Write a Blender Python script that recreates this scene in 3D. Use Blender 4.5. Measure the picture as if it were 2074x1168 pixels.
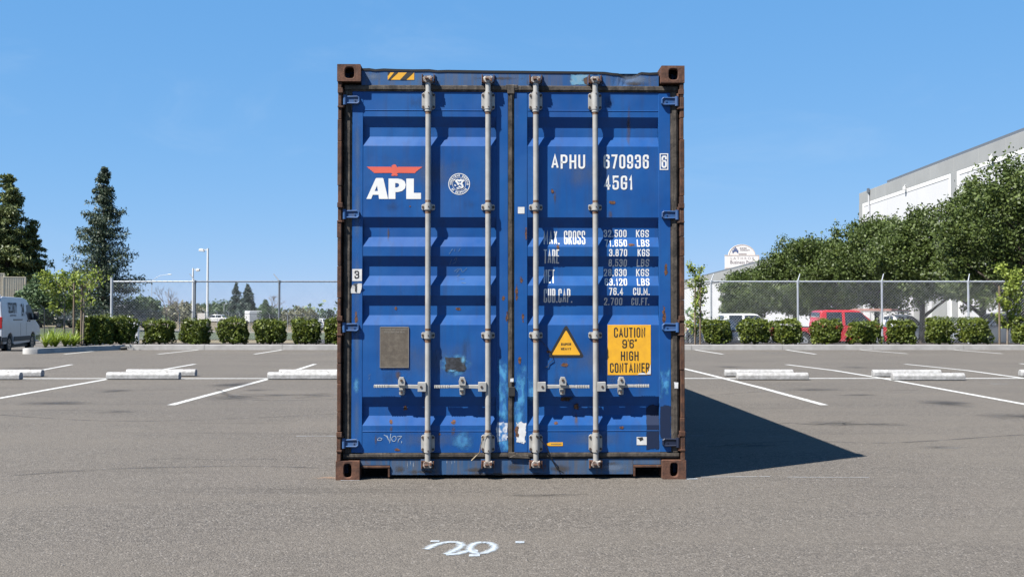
import bpy, bmesh, math, random
import numpy as np
from mathutils import Vector, Matrix
from mathutils.geometry import tessellate_polygon

for o in list(bpy.data.objects):
    bpy.data.objects.remove(o)
random.seed(7)
SC = bpy.context.scene
COL = SC.collection
R = math.radians

# ------------------------------------------------------------------ camera
CAM_H = 1.153
FPX = 2200.0                      # focal length in photo pixels (photo 2074 wide)
cam_d = bpy.data.cameras.new("camera")
cam_d.sensor_width = 36.0
cam_d.lens = 36.0 * FPX / 2074.0
cam_d.clip_start = 0.1
cam_d.clip_end = 8000.0
cam = bpy.data.objects.new("camera", cam_d)
COL.objects.link(cam)
PITCH = math.atan(51.0 / FPX)
cam.location = (0, 0, CAM_H)
cam.rotation_euler = (math.pi / 2 + PITCH, 0, 0)
SC.camera = cam

# ------------------------------------------------------------------ sky, sun, exposure
SUN_DIR = Vector((1.66, 1.22, -2.896)).normalized()      # the way the light travels
SUN_EL = math.asin(-SUN_DIR.z)
SUN_AZ = math.atan2(-SUN_DIR.x, -SUN_DIR.y)              # clockwise from +Y
world = bpy.data.worlds.new("World")
SC.world = world
world.use_nodes = True
wn = world.node_tree
wn.nodes.clear()
sky = wn.nodes.new("ShaderNodeTexSky")
sky.sky_type = 'NISHITA'
sky.sun_disc = False
sky.sun_elevation = SUN_EL
sky.sun_rotation = SUN_AZ
sky.altitude = 2000.0
sky.air_density = 1.0
sky.dust_density = 0.0
sky.ozone_density = 6.0
# the camera's response to the clear sky: one even tone curve over the whole dome
ssp = wn.nodes.new("ShaderNodeSeparateColor")
scb = wn.nodes.new("ShaderNodeCombineColor")
wn.links.new(sky.outputs["Color"], ssp.inputs[0])
for ch, gain, power in ((0, .93, .66), (1, 1.98, .37), (2, 3.80, .22)):
    pw = wn.nodes.new("ShaderNodeMath"); pw.operation = 'POWER'; pw.inputs[1].default_value = power
    ml = wn.nodes.new("ShaderNodeMath"); ml.operation = 'MULTIPLY'; ml.inputs[1].default_value = gain
    wn.links.new(ssp.outputs[ch], pw.inputs[0]); wn.links.new(pw.outputs[0], ml.inputs[0]); wn.links.new(ml.outputs[0], scb.inputs[ch])
bg = wn.nodes.new("ShaderNodeBackground")
bg.inputs["Strength"].default_value = 0.0515
wo = wn.nodes.new("ShaderNodeOutputWorld")
# a few faint high wisps of cirrus drawn over the sky
tc = wn.nodes.new("ShaderNodeTexCoord")
mp = wn.nodes.new("ShaderNodeMapping")
mp.inputs["Scale"].default_value = (2.2, 2.2, 7.0)
mp.inputs["Rotation"].default_value = (0.0, 0.25, 0.3)
nz = wn.nodes.new("ShaderNodeTexNoise")
nz.inputs["Scale"].default_value = 1.6
nz.inputs["Detail"].default_value = 7.0
nz.inputs["Roughness"].default_value = 0.62
nz.inputs["Distortion"].default_value = 0.6
rmp = wn.nodes.new("ShaderNodeMapRange")
rmp.interpolation_type = 'SMOOTHSTEP'
rmp.inputs["From Min"].default_value = 0.52
rmp.inputs["From Max"].default_value = 0.78
rmp.inputs["To Max"].default_value = 0.15
mxs = wn.nodes.new("ShaderNodeMix")
mxs.data_type = 'RGBA'
mxs.inputs["B"].default_value = (3.6, 4.7, 6.1, 1)
wn.links.new(tc.outputs["Generated"], mp.inputs["Vector"])
wn.links.new(mp.outputs["Vector"], nz.inputs["Vector"])
wn.links.new(nz.outputs["Fac"], rmp.inputs["Value"])
wn.links.new(rmp.outputs["Result"], mxs.inputs["Factor"])
wn.links.new(scb.outputs[0], mxs.inputs["A"])
wn.links.new(mxs.outputs["Result"], bg.inputs["Color"])
wn.links.new(bg.outputs["Background"], wo.inputs["Surface"])

sun_d = bpy.data.lights.new("sun", 'SUN')
sun_d.energy = 5.0
sun_d.angle = R(0.53)
sun_d.color = (1.0, 0.955, 0.88)
sun = bpy.data.objects.new("sun", sun_d)
COL.objects.link(sun)
sun.rotation_euler = SUN_DIR.to_track_quat('-Z', 'Y').to_euler()
sun.location = (-20, -15, 40)

SC.view_settings.view_transform = 'Standard'
SC.view_settings.look = 'None'
SC.view_settings.exposure = 1.6
SC.view_settings.gamma = 1.0
SC.view_settings.use_curve_mapping = False
SC.cycles.max_bounces = 6
SC.cycles.transparent_max_bounces = 24
SC.cycles.use_denoising = True

# ------------------------------------------------------------------ pixel -> place
def at(px, py, D):
    """The point seen at photo pixel (px, py) whose distance along +Y is D."""
    u, v = (px - 1037.0) / FPX, (584.0 - py) / FPX
    c, s = math.cos(PITCH), math.sin(PITCH)
    dy, dz = c - s * v, s + c * v
    k = D / dy
    return Vector((u * k, D, CAM_H + dz * k))

def gnd(px, py, z=0.0):
    """The point of the level plane z seen at photo pixel (px, py)."""
    u, v = (px - 1037.0) / FPX, (584.0 - py) / FPX
    c, s = math.cos(PITCH), math.sin(PITCH)
    dy, dz = c - s * v, s + c * v
    k = (z - CAM_H) / dz
    return Vector((u * k, dy * k, z))

def lerp(a, b, t):
    return a + (b - a) * t

_HY = [(-200, 0), (31.5, 0), (37, -.12), (45, -.45), (52, -.55), (62, -.70), (76, -.74), (110, -.84), (170, -1.35), (400, -2.0), (9000, -2.0)]
def H(x, y):
    """Height of the land beyond the car park."""
    for (a, za), (b, zb) in zip(_HY, _HY[1:]):
        if y <= b:
            z = lerp(za, zb, max(0, (y - a) / (b - a)))
            break
    if y > 60 and x < -30:
        k = min(1, (-30 - x) / 14.0) * min(1, (y - 60) / 30.0)
        z = lerp(z, -.42, k)
    return z

# ------------------------------------------------------------------ materials
ALB = .645                        # base colours taken down by one factor, against raised exposure, to deepen shade
def kc(c):
    return tuple(x * ALB for x in c[:3])
def new_mat(name):
    m = bpy.data.materials.new(name)
    m.use_nodes = True
    nt = m.node_tree
    return m, nt, nt.nodes["Principled BSDF"], nt.nodes["Material Output"]

def N(nt, typ, **kw):
    n = nt.nodes.new(typ)
    for k, v in kw.items():
        if k.startswith("i_"):
            n.inputs[k[2:].replace("_", " ")].default_value = v
        else:
            setattr(n, k, v)
    return n

def coords(nt, scale=(1, 1, 1), loc=(0, 0, 0), kind="Object", rot=(0, 0, 0)):
    t = N(nt, "ShaderNodeTexCoord")
    p = N(nt, "ShaderNodeMapping")
    p.inputs["Scale"].default_value = scale
    p.inputs["Location"].default_value = loc
    p.inputs["Rotation"].default_value = rot
    nt.links.new(t.outputs[kind], p.inputs["Vector"])
    return p.outputs["Vector"]

def noise(nt, vec, scale, detail=5, rough=.55, dist=0):
    n = N(nt, "ShaderNodeTexNoise")
    n.inputs["Scale"].default_value = scale
    n.inputs["Detail"].default_value = detail
    n.inputs["Roughness"].default_value = rough
    n.inputs["Distortion"].default_value = dist
    nt.links.new(vec, n.inputs["Vector"])
    return n.outputs["Fac"]

def rng(nt, val, a, b, lo=0.0, hi=1.0, smooth=True):
    n = N(nt, "ShaderNodeMapRange")
    n.interpolation_type = 'SMOOTHSTEP' if smooth else 'LINEAR'
    n.inputs["From Min"].default_value = a
    n.inputs["From Max"].default_value = b
    n.inputs["To Min"].default_value = lo
    n.inputs["To Max"].default_value = hi
    nt.links.new(val, n.inputs["Value"])
    return n.outputs["Result"]

def mth(nt, op, a, b=None):
    n = N(nt, "ShaderNodeMath", operation=op)
    for i, v in enumerate((a, b)):
        if v is None:
            continue
        if isinstance(v, (int, float)):
            n.inputs[i].default_value = v
        else:
            nt.links.new(v, n.inputs[i])
    return n.outputs[0]

def mixc(nt, fac, a, b, blend='MIX'):
    n = N(nt, "ShaderNodeMix", data_type='RGBA', blend_type=blend)
    for k, v in (("Factor", fac), ("A", a), ("B", b)):
        s = [i for i in n.inputs if i.name == k and (i.type == 'RGBA' or k == "Factor")][0]
        if isinstance(v, (int, float)):
            s.default_value = v
        elif isinstance(v, tuple):
            s.default_value = v if len(v) == 4 else (*v, 1)
        else:
            nt.links.new(v, s)
    return n.outputs["Result"]

def bump(nt, h, strength=.3, dist=.01):
    b = N(nt, "ShaderNodeBump")
    b.inputs["Strength"].default_value = strength
    b.inputs["Distance"].default_value = dist
    nt.links.new(h, b.inputs["Height"])
    return b.outputs["Normal"]

def plain(name, col, rough=.6, metal=0.0, var=.12, scale=8.0, bmp=0.0, dark=None, spec=.5):
    """A painted / raw surface: base colour with mottled variation and optional relief."""
    m, nt, p, out = new_mat(name)
    v = coords(nt)
    col = kc(col)
    dark = kc(dark) if dark else None
    n1 = noise(nt, v, scale, 6, .6)
    c2 = dark or tuple(c * (1 - 2.2 * var) for c in col)
    c = mixc(nt, rng(nt, n1, .3, .75), c2, col)
    nt.links.new(c, p.inputs["Base Color"])
    p.inputs["Roughness"].default_value = rough
    p.inputs["Metallic"].default_value = metal
    p.inputs["Specular IOR Level"].default_value = spec
    if bmp:
        nt.links.new(bump(nt, noise(nt, v, scale * 6, 4), bmp, .01), p.inputs["Normal"])
    return m

def leaf_mat(name, c1, c2, c3=None, trans=.25, rough=.55):
    m, nt, p, out = new_mat(name)
    c1, c2, c3 = [tuple(x * .86 for x in c_) if c_ else None for c_ in (c1, c2, c3)]
    g = N(nt, "ShaderNodeNewGeometry")
    c = mixc(nt, g.outputs["Random Per Island"], c1, c2)
    if c3:
        v = coords(nt)
        c = mixc(nt, rng(nt, noise(nt, v, 1.3, 2), .45, .7), c, c3)
    nt.links.new(c, p.inputs["Base Color"])
    p.inputs["Roughness"].default_value = rough
    p.inputs["Specular IOR Level"].default_value = .35
    t = N(nt, "ShaderNodeBsdfTranslucent")
    nt.links.new(c, t.inputs["Color"])
    mx = N(nt, "ShaderNodeMixShader")
    mx.inputs[0].default_value = trans
    nt.links.new(p.outputs[0], mx.inputs[1])
    nt.links.new(t.outputs[0], mx.inputs[2])
    nt.links.new(mx.outputs[0], out.inputs["Surface"])
    return m

def soft_mat(name, col, amp=.9, scale=14.0, lo=.2, hi=.6, opacity=1.0, rough=.7, shape="round", col2=None, seed=0.0, stretch=(1, 1, 1)):
    """A stain or a scuff: ragged soft-edged coverage on a thin patch, using the patch's own UV for its edge."""
    m, nt, p, out = new_mat(name)
    col = kc(col)
    col2 = kc(col2) if col2 else None
    t = N(nt, "ShaderNodeTexCoord")
    sp = N(nt, "ShaderNodeSeparateXYZ")
    nt.links.new(t.outputs["UV"], sp.inputs[0])
    ux = mth(nt, 'ABSOLUTE', mth(nt, 'SUBTRACT', mth(nt, 'MULTIPLY', sp.outputs["X"], 2.0), 1.0))
    uy = mth(nt, 'ABSOLUTE', mth(nt, 'SUBTRACT', mth(nt, 'MULTIPLY', sp.outputs["Y"], 2.0), 1.0))
    if shape == "round":
        d = mth(nt, 'SQRT', mth(nt, 'ADD', mth(nt, 'MULTIPLY', ux, ux), mth(nt, 'MULTIPLY', uy, uy)))
    elif shape == "line":
        d = uy
    else:
        d = mth(nt, 'MAXIMUM', ux, uy)
    v = coords(nt, scale=stretch, loc=(seed, seed * .7, seed * 1.3))
    n1 = noise(nt, v, scale, 6, .65)
    a = mth(nt, 'ADD', mth(nt, 'SUBTRACT', 1.0, d), mth(nt, 'MULTIPLY', mth(nt, 'SUBTRACT', n1, .5), amp))
    a = mth(nt, 'MULTIPLY', rng(nt, a, lo, hi), opacity)
    if col2:
        c = mixc(nt, rng(nt, noise(nt, v, scale * 2.1, 4), .4, .62), col, col2)
        nt.links.new(c, p.inputs["Base Color"])
    else:
        p.inputs["Base Color"].default_value = (*col, 1)
    p.inputs["Roughness"].default_value = rough
    p.inputs["Specular IOR Level"].default_value = .3
    tr = N(nt, "ShaderNodeBsdfTransparent")
    mx = N(nt, "ShaderNodeMixShader")
    nt.links.new(a, mx.inputs[0])
    nt.links.new(tr.outputs[0], mx.inputs[1])
    nt.links.new(p.outputs[0], mx.inputs[2])
    nt.links.new(mx.outputs[0], out.inputs["Surface"])
    return m

def paint_mat(name, base, fade, rust=.02, dirt=0.0, rough=.45):
    """Weathered blue container paint: faded patches, run-down streaks, chips of rust, dirt."""
    m, nt, p, out = new_mat(name)
    base, fade = kc(base), kc(fade)
    v = coords(nt)
    vs = coords(nt, scale=(9, 9, .55))
    c = mixc(nt, rng(nt, noise(nt, v, 1.7, 5, .6), .32, .68, 0, .9), base, fade)
    c = mixc(nt, rng(nt, noise(nt, vs, 2.2, 5, .6), .46, .70, 0, .42), c, tuple(x * .60 + .012 for x in base))
    c = mixc(nt, rng(nt, noise(nt, v, 38, 5, .7), .60, .78, 0, .35), c, tuple(min(1, x * 1.3 + .025) for x in base))
    if dirt:
        c = mixc(nt, rng(nt, noise(nt, vs, 3.1, 6, .7), .40, .66, 0, dirt), c, (.075, .062, .050))
    rn = noise(nt, v, 7.5, 9, .72)
    rf = rng(nt, rn, .735 - rust, .765 - rust, 0, .9)
    c = mixc(nt, rf, c, (.085, .036, .018))
    nt.links.new(c, p.inputs["Base Color"])
    nt.links.new(mth(nt, 'ADD', mth(nt, 'MULTIPLY', rf, .4), rng(nt, noise(nt, v, 5, 4), .2, .8, rough - .08, rough + .18)), p.inputs["Roughness"])
    nt.links.new(bump(nt, noise(nt, v, 2.6, 3, .5), .25, .03), p.inputs["Normal"])
    p.inputs["Specular IOR Level"].default_value = .22
    return m

def rust_mat(name, c1=(.16, .068, .034), c2=(.055, .027, .019), c3=(.19, .15, .12), bl=.5):
    m, nt, p, out = new_mat(name)
    c1, c2, c3 = kc(c1), kc(c2), kc(c3)
    v = coords(nt)
    vs = coords(nt, scale=(6, 6, 1.0))
    c = mixc(nt, rng(nt, noise(nt, v, 14, 8, .7), .35, .66), c1, c2)
    c = mixc(nt, rng(nt, noise(nt, vs, 5, 6, .7), .52, .70, 0, bl), c, c3)
    nt.links.new(c, p.inputs["Base Color"])
    p.inputs["Roughness"].default_value = .82
    p.inputs["Specular IOR Level"].default_value = .25
    nt.links.new(bump(nt, noise(nt, v, 60, 6, .7), .5, .006), p.inputs["Normal"])
    return m

def asphalt_mat(name, c_lo, c_hi, worn):
    m, nt, p, out = new_mat(name)
    c_lo, c_hi, worn = kc(c_lo), kc(c_hi), kc(worn)
    v = coords(nt)
    vo = N(nt, "ShaderNodeTexVoronoi", feature='F1')
    vo.inputs["Scale"].default_value = 120
    nt.links.new(v, vo.inputs["Vector"])
    sp = N(nt, "ShaderNodeSeparateXYZ")
    nt.links.new(vo.outputs["Color"], sp.inputs[0])
    c = mixc(nt, sp.outputs["X"], c_lo, c_hi)
    # bright and dark single stones
    c = mixc(nt, rng(nt, sp.outputs["Y"], .955, .97, 0, .65), c, (.22, .205, .19))
    c = mixc(nt, rng(nt, sp.outputs["Z"], .93, .96, 0, .75), c, (.025, .024, .023))
    # cobbly middle scale, broad worn bands along X, patches
    c = mixc(nt, rng(nt, noise(nt, v, 17, 7, .75), .40, .70, 0, .50), c, tuple(x * .74 for x in c_lo))
    vb = coords(nt, scale=(.16, 1.25, 1))
    c = mixc(nt, rng(nt, noise(nt, vb, 1.1, 6, .62), .40, .68, 0, .5), c, worn)
    vb2 = coords(nt, scale=(.10, .9, 1), loc=(4, 9, 0))
    c = mixc(nt, rng(nt, noise(nt, vb2, 1.7, 7, .7), .56, .72, 0, .48), c, tuple(x * .62 for x in c_lo))
    c = mixc(nt, rng(nt, noise(nt, v, .35, 4, .6), .40, .70, 0, .35), c, tuple(x * 1.18 for x in worn))
    nt.links.new(c, p.inputs["Base Color"])
    p.inputs["Roughness"].default_value = .9
    p.inputs["Specular IOR Level"].default_value = .25
    h = mth(nt, 'ADD', mth(nt, 'MULTIPLY', vo.outputs["Distance"], -1.0), mth(nt, 'MULTIPLY', noise(nt, v, 22, 5, .7), 1.2))
    nt.links.new(bump(nt, h, .60, .010), p.inputs["Normal"])
    return m

M = {}
M["blue"] = paint_mat("container_paint", (.0068, .071, .268), (.0115, .096, .312), rust=0.0)
M["blue_sill"] = paint_mat("sill_paint", (.020, .078, .195), (.055, .118, .225), rust=.085, dirt=.55, rough=.65)
M["blue_header"] = paint_mat("header_paint", (.016, .082, .240), (.045, .125, .275), rust=.045, dirt=.42, rough=.6)
M["blue_hinge"] = paint_mat("hinge_paint", (.022, .090, .26), (.060, .140, .31), rust=.06, dirt=.35)
M["navy"] = plain("navy_touch_up_paint", (.005, .012, .040), .5, var=.1)
M["rust"] = rust_mat("rusted_steel", (.115, .052, .030), (.042, .022, .017), (.16, .125, .10), .5)
M["rust_cast"] = rust_mat("rusted_casting", (.150, .070, .044), (.060, .031, .023), (.16, .125, .105), .35)
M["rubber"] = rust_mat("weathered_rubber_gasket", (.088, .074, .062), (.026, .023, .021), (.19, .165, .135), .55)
M["black"] = plain("black_steel", (.014, .013, .013), .7, var=.2)
M["galv"] = plain("galvanised_bar", (.46, .45, .425), .42, .15, var=.10, scale=11, dark=(.35, .335, .31))
M["galv_rust"] = plain("galvanised_casting_rusting", (.52, .50, .465), .6, .1, var=.3, scale=26, dark=(.10, .055, .036), bmp=.2)
M["bolt"] = plain("rusty_bolt", (.07, .042, .032), .7, .2)
M["white_print"] = plain("white_print", (.80, .80, .78), .6, var=.05)
M["red_print"] = plain("red_print", (.70, .105, .062), .6, var=.05)
M["chalk"] = soft_mat("chalk", (.62, .68, .75), amp=1.1, scale=60, lo=.25, hi=.8, opacity=.75, shape="line")
M["yellow"] = plain("yellow_label", (.84, .43, .012), .5, var=.06, scale=20, dark=(.72, .36, .015))
M["black_print"] = plain("black_print", (.012, .011, .011), .6, var=.1)
M["white_label"] = plain("white_label", (.72, .71, .69), .6, var=.08, scale=30)
M["cable"] = plain("black_cable", (.012, .012, .014), .5)
M["seal_wire"] = plain("seal_wire", (.30, .24, .16), .5, .4)
M["wood_floor"] = plain("container_floor", (.09, .06, .04), .8)

M["asphalt"] = asphalt_mat("car_park_asphalt", (.069, .061, .0535), (.184, .164, .1425), (.138, .1215, .1035))
M["asphalt_dark"] = asphalt_mat("service_road_asphalt", (.030, .029, .031), (.058, .056, .059), (.040, .039, .041))
M["concrete_white"] = plain("painted_concrete", (.45, .45, .45), .75, var=.07, scale=13, bmp=.5, dark=(.27, .265, .26))
M["kerb"] = plain("kerb_concrete", (.38, .37, .36), .8, var=.07, scale=4, bmp=.3, dark=(.29, .28, .27))
M["soil"] = plain("planting_soil", (.07, .052, .04), .95, var=.2, scale=9, bmp=.6)
M["grass_green"] = plain("mown_grass", (.075, .095, .035), .9, var=.22, scale=.8, bmp=.5)
M["grass_dry"] = plain("dry_grass", (.22, .17, .095), .95, var=.16, scale=.25, bmp=.5, dark=(.14, .115, .06))
M["gravel"] = plain("pale_path", (.24, .215, .185), .95, var=.08, scale=1)
M["galv_pipe"] = plain("galvanised_pipe", (.50, .53, .57), .5, .2, var=.08, scale=5)
M["pipe_dark"] = plain("weathered_pipe", (.17, .19, .22), .6, .2, var=.1, scale=5)  # galvanised pipe darkened: its look against the sky put into the colour
M["wire"] = plain("galvanised_wire", (.40, .43, .47), .5, .1, var=.05, scale=3)
M["bark"] = plain("bark", (.085, .062, .046), .95, var=.22, scale=9, bmp=.6)
M["bark_pale"] = plain("pale_bark", (.27, .225, .18), .9, var=.16, scale=8, bmp=.4)
M["stake"] = plain("timber_stake", (.20, .15, .105), .9, var=.15, scale=7)
M["twig"] = plain("bare_twig", (.24, .20, .17), .95, var=.12, scale=3)
M["lf_shrub"] = leaf_mat("shrub_leaf", (.034, .058, .007), (.145, .175, .022), (.075, .106, .012), .22, .55)
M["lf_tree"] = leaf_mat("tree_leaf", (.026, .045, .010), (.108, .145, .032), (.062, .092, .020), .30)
M["lf_young"] = leaf_mat("young_leaf", (.12, .17, .020), (.26, .31, .055), None, .35)
M["lf_red"] = leaf_mat("redwood_needle", (.016, .032, .020), (.080, .108, .062), (.036, .058, .034), .14)
M["lf_cedar"] = leaf_mat("cedar_needle", (.038, .058, .018), (.150, .178, .055), (.074, .100, .030), .2)
M["lf_far"] = leaf_mat("far_leaf", (.050, .090, .040), (.095, .140, .060), None, .2)
M["lf_far_dark"] = leaf_mat("far_conifer_needle", (.026, .050, .040), (.055, .082, .058), None, .1)
M["lf_olive"] = leaf_mat("far_olive_leaf", (.13, .135, .075), (.20, .195, .12), None, .2)
M["lily"] = leaf_mat("lily_blade", (.13, .20, .018), (.27, .34, .045), None, .35, .45)

M["car_white"] = plain("white_car_paint", (.78, .78, .79), .25, var=.02, scale=2)
M["van_white"] = plain("dusty_white_van_paint", (.60, .61, .63), .3, var=.03, scale=2)  # van's white taken down, the shade of its flank put into the colour
M["car_red"] = plain("red_car_paint", (.50, .016, .022), .25, var=.06, scale=2)
M["car_silver"] = plain("silver_car_paint", (.50, .52, .55), .3, .25, var=.03, scale=2)
M["car_dark"] = plain("dark_car_paint", (.014, .015, .019), .5, var=.1, scale=2)
M["car_grey"] = plain("grey_car_paint", (.07, .085, .11), .28, var=.1, scale=2)
M["trim"] = plain("black_trim", (.018, .019, .021), .6, var=.1)
M["tyre"] = plain("tyre", (.016, .016, .016), .9, var=.1, scale=20)
M["rim"] = plain("alloy_rim", (.46, .46, .47), .35, .5, var=.05)
M["lamp_red"] = plain("red_lens", (.42, .012, .012), .2)
M["lamp_clear"] = plain("clear_lens", (.70, .72, .74), .12)
def glass_mat(name, col):
    m, nt, p, out = new_mat(name)
    p.inputs["Base Color"].default_value = (*col, 1)
    p.inputs["Roughness"].default_value = .06
    p.inputs["Specular IOR Level"].default_value = .32
    return m
M["glass"] = glass_mat("dark_car_glass", (.012, .016, .022))
M["glass_black"] = plain("blacked_out_glass", (.010, .011, .013), .3, var=.1, spec=.12)
M["tan"] = plain("tan_container_paint", (.66, .60, .48), .6, var=.06, scale=.7, dark=(.56, .49, .38))
M["wall_white"] = plain("white_tilt_up_wall", (.62, .625, .65), .85, var=.02, scale=.4)
M["wall_trim"] = plain("white_wall_frame", (.78, .78, .78), .8, var=.01, scale=.4)
M["wall_grey"] = plain("grey_tilt_up_band", (.325, .335, .338), .85, var=.06, scale=.35)
M["roof_edge"] = plain("dark_parapet_cap", (.13, .15, .18), .7, var=.06)
M["sign_cream"] = plain("sign_face", (.74, .69, .65), .6, var=.02, scale=1)
M["sign_frame"] = plain("sign_frame", (.62, .50, .42), .7, var=.04, scale=1)
M["sign_text"] = plain("sign_lettering", (.20, .17, .18), .6)
M["sign_text_pale"] = plain("sign_lettering_pale", (.42, .38, .37), .6)
M["sign_blue"] = plain("sign_emblem", (.05, .09, .24), .6)
M["pole_white"] = plain("painted_lamp_post", (.70, .71, .72), .5, var=.03)
M["timber"] = plain("pinkish_timber", (.52, .27, .22), .8, var=.1, scale=4)

# ------------------------------------------------------------------ mesh helpers
class MB:
    """Collects shapes; build() links them as one mesh object."""
    def __init__(s):
        s.v, s.f, s.m, s.sm, s.uv = [], [], [], [], {}
        s.cur = 0
        s.smooth = False
    def add(s, vs, fs, uvs=None):
        b = len(s.v)
        s.v += [tuple(x) for x in vs]
        for i, f in enumerate(fs):
            if uvs:
                s.uv[len(s.f)] = [uvs[j] for j in f]
            s.f.append(tuple(j + b for j in f))
            s.m.append(s.cur)
            s.sm.append(s.smooth)
        return s
    def box(s, x0, x1, y0, y1, z0, z1):
        if x0 > x1: x0, x1 = x1, x0
        if y0 > y1: y0, y1 = y1, y0
        if z0 > z1: z0, z1 = z1, z0
        return s.add([(x0, y0, z0), (x1, y0, z0), (x1, y1, z0), (x0, y1, z0), (x0, y0, z1), (x1, y0, z1), (x1, y1, z1), (x0, y1, z1)],
                     [(0, 3, 2, 1), (4, 5, 6, 7), (0, 1, 5, 4), (1, 2, 6, 5), (2, 3, 7, 6), (3, 0, 4, 7)])
    def prism(s, pts, y0, y1):
        """A polygon in XZ (counter-clockwise seen from -Y) pushed from y0 (front) to y1."""
        n = len(pts)
        vs = [(x, y0, z) for x, z in pts] + [(x, y1, z) for x, z in pts]
        fs = [tuple(range(n)), tuple(range(2 * n - 1, n - 1, -1))]
        fs += [(i, i + n, (i + 1) % n + n, (i + 1) % n) for i in range(n)]
        return s.add(vs, fs)
    def tube(s, p0, p1, r0, r1=None, n=8, caps=True):
        p0, p1 = Vector(p0), Vector(p1)
        r1 = r0 if r1 is None else r1
        d = (p1 - p0)
        if d.length < 1e-9: return s
        d.normalize()
        a = d.orthogonal().normalized()
        b = d.cross(a)
        vs = []
        for p, r in ((p0, r0), (p1, r1)):
            for i in range(n):
                t = 2 * math.pi * i / n
                vs.append(p + (a * math.cos(t) + b * math.sin(t)) * r)
        fs = [(i, (i + 1) % n, (i + 1) % n + n, i + n) for i in range(n)]
        k = s.smooth
        s.smooth = n > 5
        s.add(vs, fs)
        s.smooth = False
        if caps:
            s.add(vs, [tuple(range(n - 1, -1, -1)), tuple(range(n, 2 * n))])
        s.smooth = k
        return s
    def path(s, pts, r, n=8):
        """A bent tube through several points."""
        pts = [Vector(p) for p in pts]
        rings = []
        prev = None
        for i, p in enumerate(pts):
            d = (pts[min(i + 1, len(pts) - 1)] - pts[max(i - 1, 0)]).normalized()
            if prev is None:
                a = d.orthogonal().normalized()
            else:
                a = (prev - d * prev.dot(d)).normalized()
            prev = a
            b = d.cross(a)
            rr = r[i] if isinstance(r, (list, tuple)) else r
            rings.append([p + (a * math.cos(2 * math.pi * k / n) + b * math.sin(2 * math.pi * k / n)) * rr for k in range(n)])
        vs = [v for g in rings for v in g]
        fs = []
        for i in range(len(pts) - 1):
            for k in range(n):
                fs.append((i * n + k, i * n + (k + 1) % n, (i + 1) * n + (k + 1) % n, (i + 1) * n + k))
        ks = s.smooth
        s.smooth = True
        s.add(vs, fs)
        s.smooth = ks
        s.add(vs, [tuple(range(n - 1, -1, -1)), tuple(range((len(pts) - 1) * n, len(pts) * n))])
        return s
    def build(s, name, mats, parent=None, bevel=0.0, loc=None, seg=1):
        me = bpy.data.meshes.new(name)
        me.from_pydata(s.v, [], s.f)
        for m in (mats if isinstance(mats, (list, tuple)) else [mats]):
            me.materials.append(M[m] if isinstance(m, str) else m)
        me.polygons.foreach_set("material_index", s.m)
        me.polygons.foreach_set("use_smooth", s.sm)
        if s.uv:
            ul = me.uv_layers.new(name="UVMap")
            for p in me.polygons:
                if p.index in s.uv:
                    for li, uv in zip(p.loop_indices, s.uv[p.index]):
                        ul.data[li].uv = uv
        me.validate()
        me.update()
        o = bpy.data.objects.new(name, me)
        COL.objects.link(o)
        if parent is not None:
            o.parent = parent
        if loc is not None:
            o.location = loc
        if bevel:
            b = o.modifiers.new("bevel", 'BEVEL')
            b.width = bevel
            b.segments = seg
            b.limit_method = 'ANGLE'
            b.angle_limit = R(35)
        return o

def thing(name, label, cat, loc=(0, 0, 0), rz=0.0, group=None):
    o = bpy.data.objects.new(name, None)
    o.empty_display_size = .2
    COL.objects.link(o)
    o.location = loc
    o.rotation_euler = (0, 0, rz)
    return tag(o, label, cat, group)

def tag(o, label, cat, group=None):
    o["label"] = label
    o["category"] = cat
    if group:
        o["group"] = group
    return o

def struct(o):
    o["kind"] = "structure"
    return o

def dup(root, loc, rz=0.0, label=None, scale=None):
    """A copy of a thing with copies of its parts and sub-parts, sharing mesh data."""
    r = root.copy()
    COL.objects.link(r)
    r.location = loc
    r.rotation_euler = (0, 0, rz)
    if scale is not None:
        r.scale = scale if isinstance(scale, tuple) else (scale,) * 3
    if label:
        r["label"] = label
    for ch in list(root.children):
        c = ch.copy()
        COL.objects.link(c)
        c.parent = r
        for g in list(ch.children):
            d = g.copy()
            COL.objects.link(d)
            d.parent = c
    return r

def np_mesh(name, V, F, mat, parent=None, loc=None):
    """A mesh from numpy arrays of vertices and equal-sized faces."""
    me = bpy.data.meshes.new(name)
    k = F.shape[1]
    me.vertices.add(len(V))
    me.vertices.foreach_set("co", np.ascontiguousarray(V, dtype=np.float32).ravel())
    me.loops.add(F.size)
    me.loops.foreach_set("vertex_index", np.ascontiguousarray(F, dtype=np.int32).ravel())
    me.polygons.add(len(F))
    me.polygons.foreach_set("loop_start", np.arange(0, F.size, k, dtype=np.int32))
    me.polygons.foreach_set("loop_total", np.full(len(F), k, dtype=np.int32))
    me.materials.append(M[mat])
    me.update(calc_edges=True)
    me.validate()
    o = bpy.data.objects.new(name, me)
    COL.objects.link(o)
    if parent is not None:
        o.parent = parent
    if loc is not None:
        o.location = loc
    return o

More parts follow.
